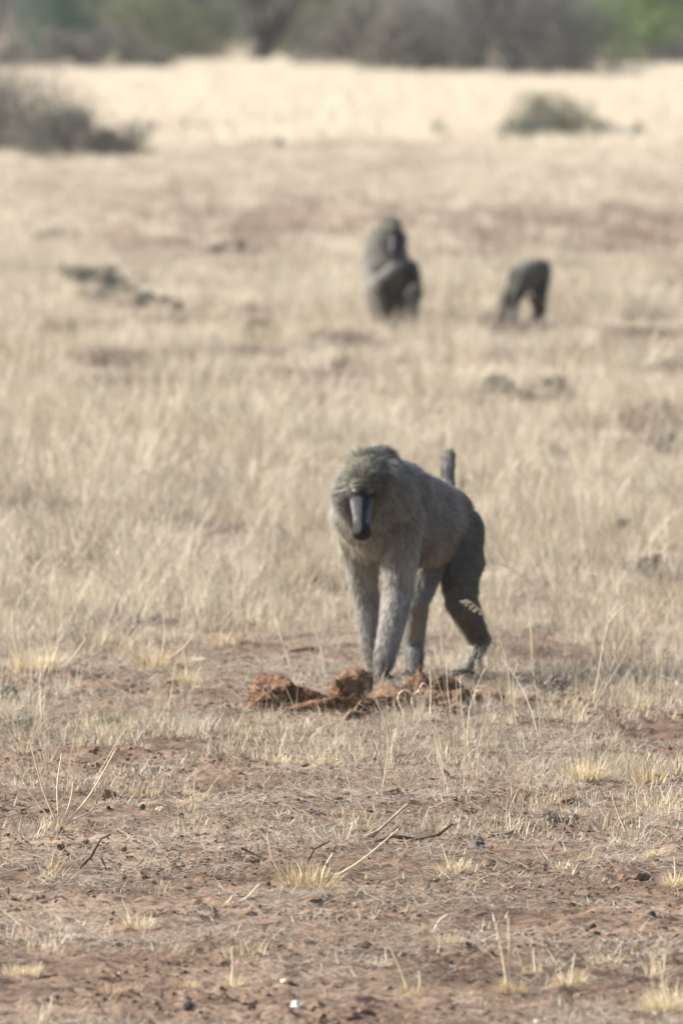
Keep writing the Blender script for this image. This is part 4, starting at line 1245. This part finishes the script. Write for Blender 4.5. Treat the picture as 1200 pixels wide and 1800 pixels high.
# long single stalks with a drooping seed head
def stalk(label, pts, heads, D, seed, r0=.0026, side=(.5, -.6)):
    """pts: points along the stalk (photo columns and rows at ground distance D); heads: number of spikelets"""
    w = [pix(u, v, D) for u, v in pts]
    o0 = w[0].copy(); o0[2] = gz(o0[0], D); w[0] = o0
    P = []
    for i in range(len(w) - 1):
        p0 = w[max(i - 1, 0)]; p1 = w[i]; p2 = w[i + 1]; p3 = w[min(i + 2, len(w) - 1)]
        for t in np.linspace(0, 1, 7, endpoint=(i == len(w) - 2)):
            P.append(.5 * ((2 * p1) + (-p0 + p2) * t + (2 * p0 - 5 * p1 + 4 * p2 - p3) * t * t + (-p0 + 3 * p1 - 3 * p2 + p3) * t ** 3))
    P = np.array(P) - o0
    V, F = tube_geo(P, r0, r0 * .45, 5)
    o = objm('grass_stalk', mesh_np('grass_stalk', V, F, M['stalk'], True, {'tint': ('FLOAT', [.8] * len(V))}))
    o.location = o0; tag(o, label, 'grass stalk')
    if heads:
        r = np.random.default_rng(seed); Vs, Fs, T, off = [], [], [], 0
        tip = P[-1]; dv = P[-1] - P[-4]; dv /= np.linalg.norm(dv)
        for k in range(heads):
            b = P[-1] - dv * .0045 * k + r.normal(0, .001, 3)
            d = np.array([side[0] * r.uniform(.3, 1.2), r.uniform(-.3, .3), side[1] * r.uniform(.4, 1.2)]) + dv * .3; d /= np.linalg.norm(d)
            e = b + d * r.uniform(.012, .030) * (1 - .3 * k / heads)
            Vt, Ft = tube_geo([b, (b + e) / 2 + [0, 0, .001], e], .0006, .0008, 4)
            Vs.append(Vt); Fs.append(Ft + off); off += len(Vt)
        objm('seed_head', mesh_np('seed_head', np.concatenate(Vs), np.concatenate(Fs), M['stalk'], True, {'tint': ('FLOAT', [1] * off)}), o)
    return o
stalk('arching stalk with a combed seed head reaching in front of the hind foot', [(897, 1240), (893, 1180), (880, 1130), (850, 1080), (822, 1054)], 16, 42.0, 1, side=(-.6, -.6))
stalk('slanting seed head stalk in the grass right of the rump', [(935, 1150), (932, 1090), (920, 1020), (885, 994), (872, 986)], 14, 45.0, 2, side=(-.5, .2))
stalk('tall upright stalk rising in the right half near the stubble', [(1042, 1245), (1050, 1190), (1062, 1120), (1072, 1090), (1100, 1060)], 6, 41.9, 3)
stalk('forked thin stalk right of the hind foot', [(938, 1180), (955, 1130), (975, 1095), (1008, 1040), (1030, 950)], 0, 43.6, 4, .0016)
stalk('long bent stalk on the left side of the lumps', [(570, 1195), (566, 1150), (552, 1105), (535, 1075), (520, 1060)], 0, 43.8, 5)
stalk('long curved stalk crossing the stubble below the lumps', [(670, 1400), (682, 1320), (676, 1270), (655, 1215)], 0, 37.4, 6, .0019)
stalk('thin stalk curving over the soil below the leftmost lump', [(618, 1420), (612, 1370), (596, 1320), (590, 1270)], 0, 36.8, 7, .0016)
stalk('thin pale stalk left of the lumps in the stubble', [(168, 1400), (180, 1350), (215, 1290), (226, 1285)], 0, 38.0, 8, .0016)
stalk('pale arching stalk in the grass left of the walking baboon', [(15, 1100), (60, 1000), (100, 950), (30, 905)], 0, 47.0, 9, .0018)
stalk('slanting pale stalk in the grass above the left clump', [(200, 960), (175, 905), (130, 880), (102, 868)], 0, 55.0, 10, .0026)
stalk('upright stalk with seed head at the lower right of the stubble', [(1030, 1450), (1020, 1410), (1008, 1370), (1000, 1330)], 6, 37.0, 11, .0016)

# ------------------------------------------------------------------ fallen twigs
def twig(label, pts, D, r0, mat, kids=()):
    w = [pix(u, v, D) for u, v in pts]
    zmin = min(p[2] for p in w); off = gz(w[0][0], D) - zmin + r0 * .3
    w = [p + np.array([0, 0, off]) for p in w]; o0 = w[0].copy()
    V, F = tube_geo([p - o0 for p in w], r0, r0 * .6, 6)
    o = objm('fallen_twig', mesh_np('fallen_twig', V, F, M[mat], True)); o.location = o0
    tag(o, label, 'twig')
    for kp in kids:
        kk_ = [pix(u, v, D) + np.array([0, 0, off]) - o0 for u, v in kp]
        V, F = tube_geo(kk_, r0 * .6, r0 * .3, 5); objm('side_twig', mesh_np('side_twig', V, F, M[mat], True), o)
twig('short thick dark twig pointing down right at the left', [(102, 1486), (116, 1500), (134, 1514)], 34.3, .0055, 'dead_wood', [[(116, 1500), (112, 1488), (110, 1480)]])
twig('reddish brown forked twig left of the middle', [(140, 1538), (160, 1518), (178, 1486), (196, 1478)], 33.8, .0045, 'dead_wood', [[(178, 1520), (186, 1535), (187, 1548)]])
twig('thin dark twig curving beside the large tuft', [(424, 1488), (444, 1498), (468, 1508)], 34.4, .0035, 'dead_wood')
twig('dark curled root right behind the large tuft', [(540, 1520), (552, 1495), (580, 1480)], 34.0, .0035, 'dead_wood')
twig('pale bleached branch lying across the stubble in the middle', [(638, 1468), (668, 1452), (702, 1420), (716, 1408)], 35.3, .005, 'pale_wood')
twig('dark rough branch lying right of the pale one', [(640, 1474), (690, 1458), (730, 1464), (770, 1456), (795, 1436)], 35.0, .007, 'dead_wood', [[(690, 1460), (692, 1448), (700, 1440)]])
twig('bleached straw lying on the bare soil at the left', [(205, 1478), (228, 1480), (250, 1481)], 34.9, .0022, 'pale_wood')
twig('crooked thin twig lying on bare soil left of the leftmost lump', [(300, 1144), (330, 1150), (365, 1158)], 44.2, .0035, 'pale_wood')
twig('curved grey twig behind the bare strip left of the baboon', [(460, 1150), (490, 1154), (508, 1144), (514, 1130)], 44.3, .004, 'pale_wood')

# ------------------------------------------------------------------ dusty air
def haze():
    me = bpy.data.meshes.new('haze')
    x0, x1, y0, y1, z0, z1 = -120, 120, -8, 1150, -3, 14
    V = [(x, y, z) for z in (z0, z1) for y in (y0, y1) for x in (x0, x1)]
    F = [(0, 2, 3, 1), (4, 5, 7, 6), (0, 1, 5, 4), (2, 6, 7, 3), (0, 4, 6, 2), (1, 3, 7, 5)]
    me.from_pydata(V, [], F); me.update()
    m = bpy.data.materials.new('dusty_air'); m.use_nodes = True; n = m.node_tree; n.nodes.clear()
    pv = n.nodes.new('ShaderNodeVolumePrincipled'); pv.inputs['Density'].default_value = HAZE
    pv.inputs['Color'].default_value = (.93, .93, .95, 1); pv.inputs['Anisotropy'].default_value = .2
    o = n.nodes.new('ShaderNodeOutputMaterial'); n.links.new(pv.outputs[0], o.inputs['Volume'])
    me.materials.append(m)
    tag(objm('haze', me), 'thin pale dusty air over the plain', 'haze', kind='stuff')
HAZE = .00012
haze()
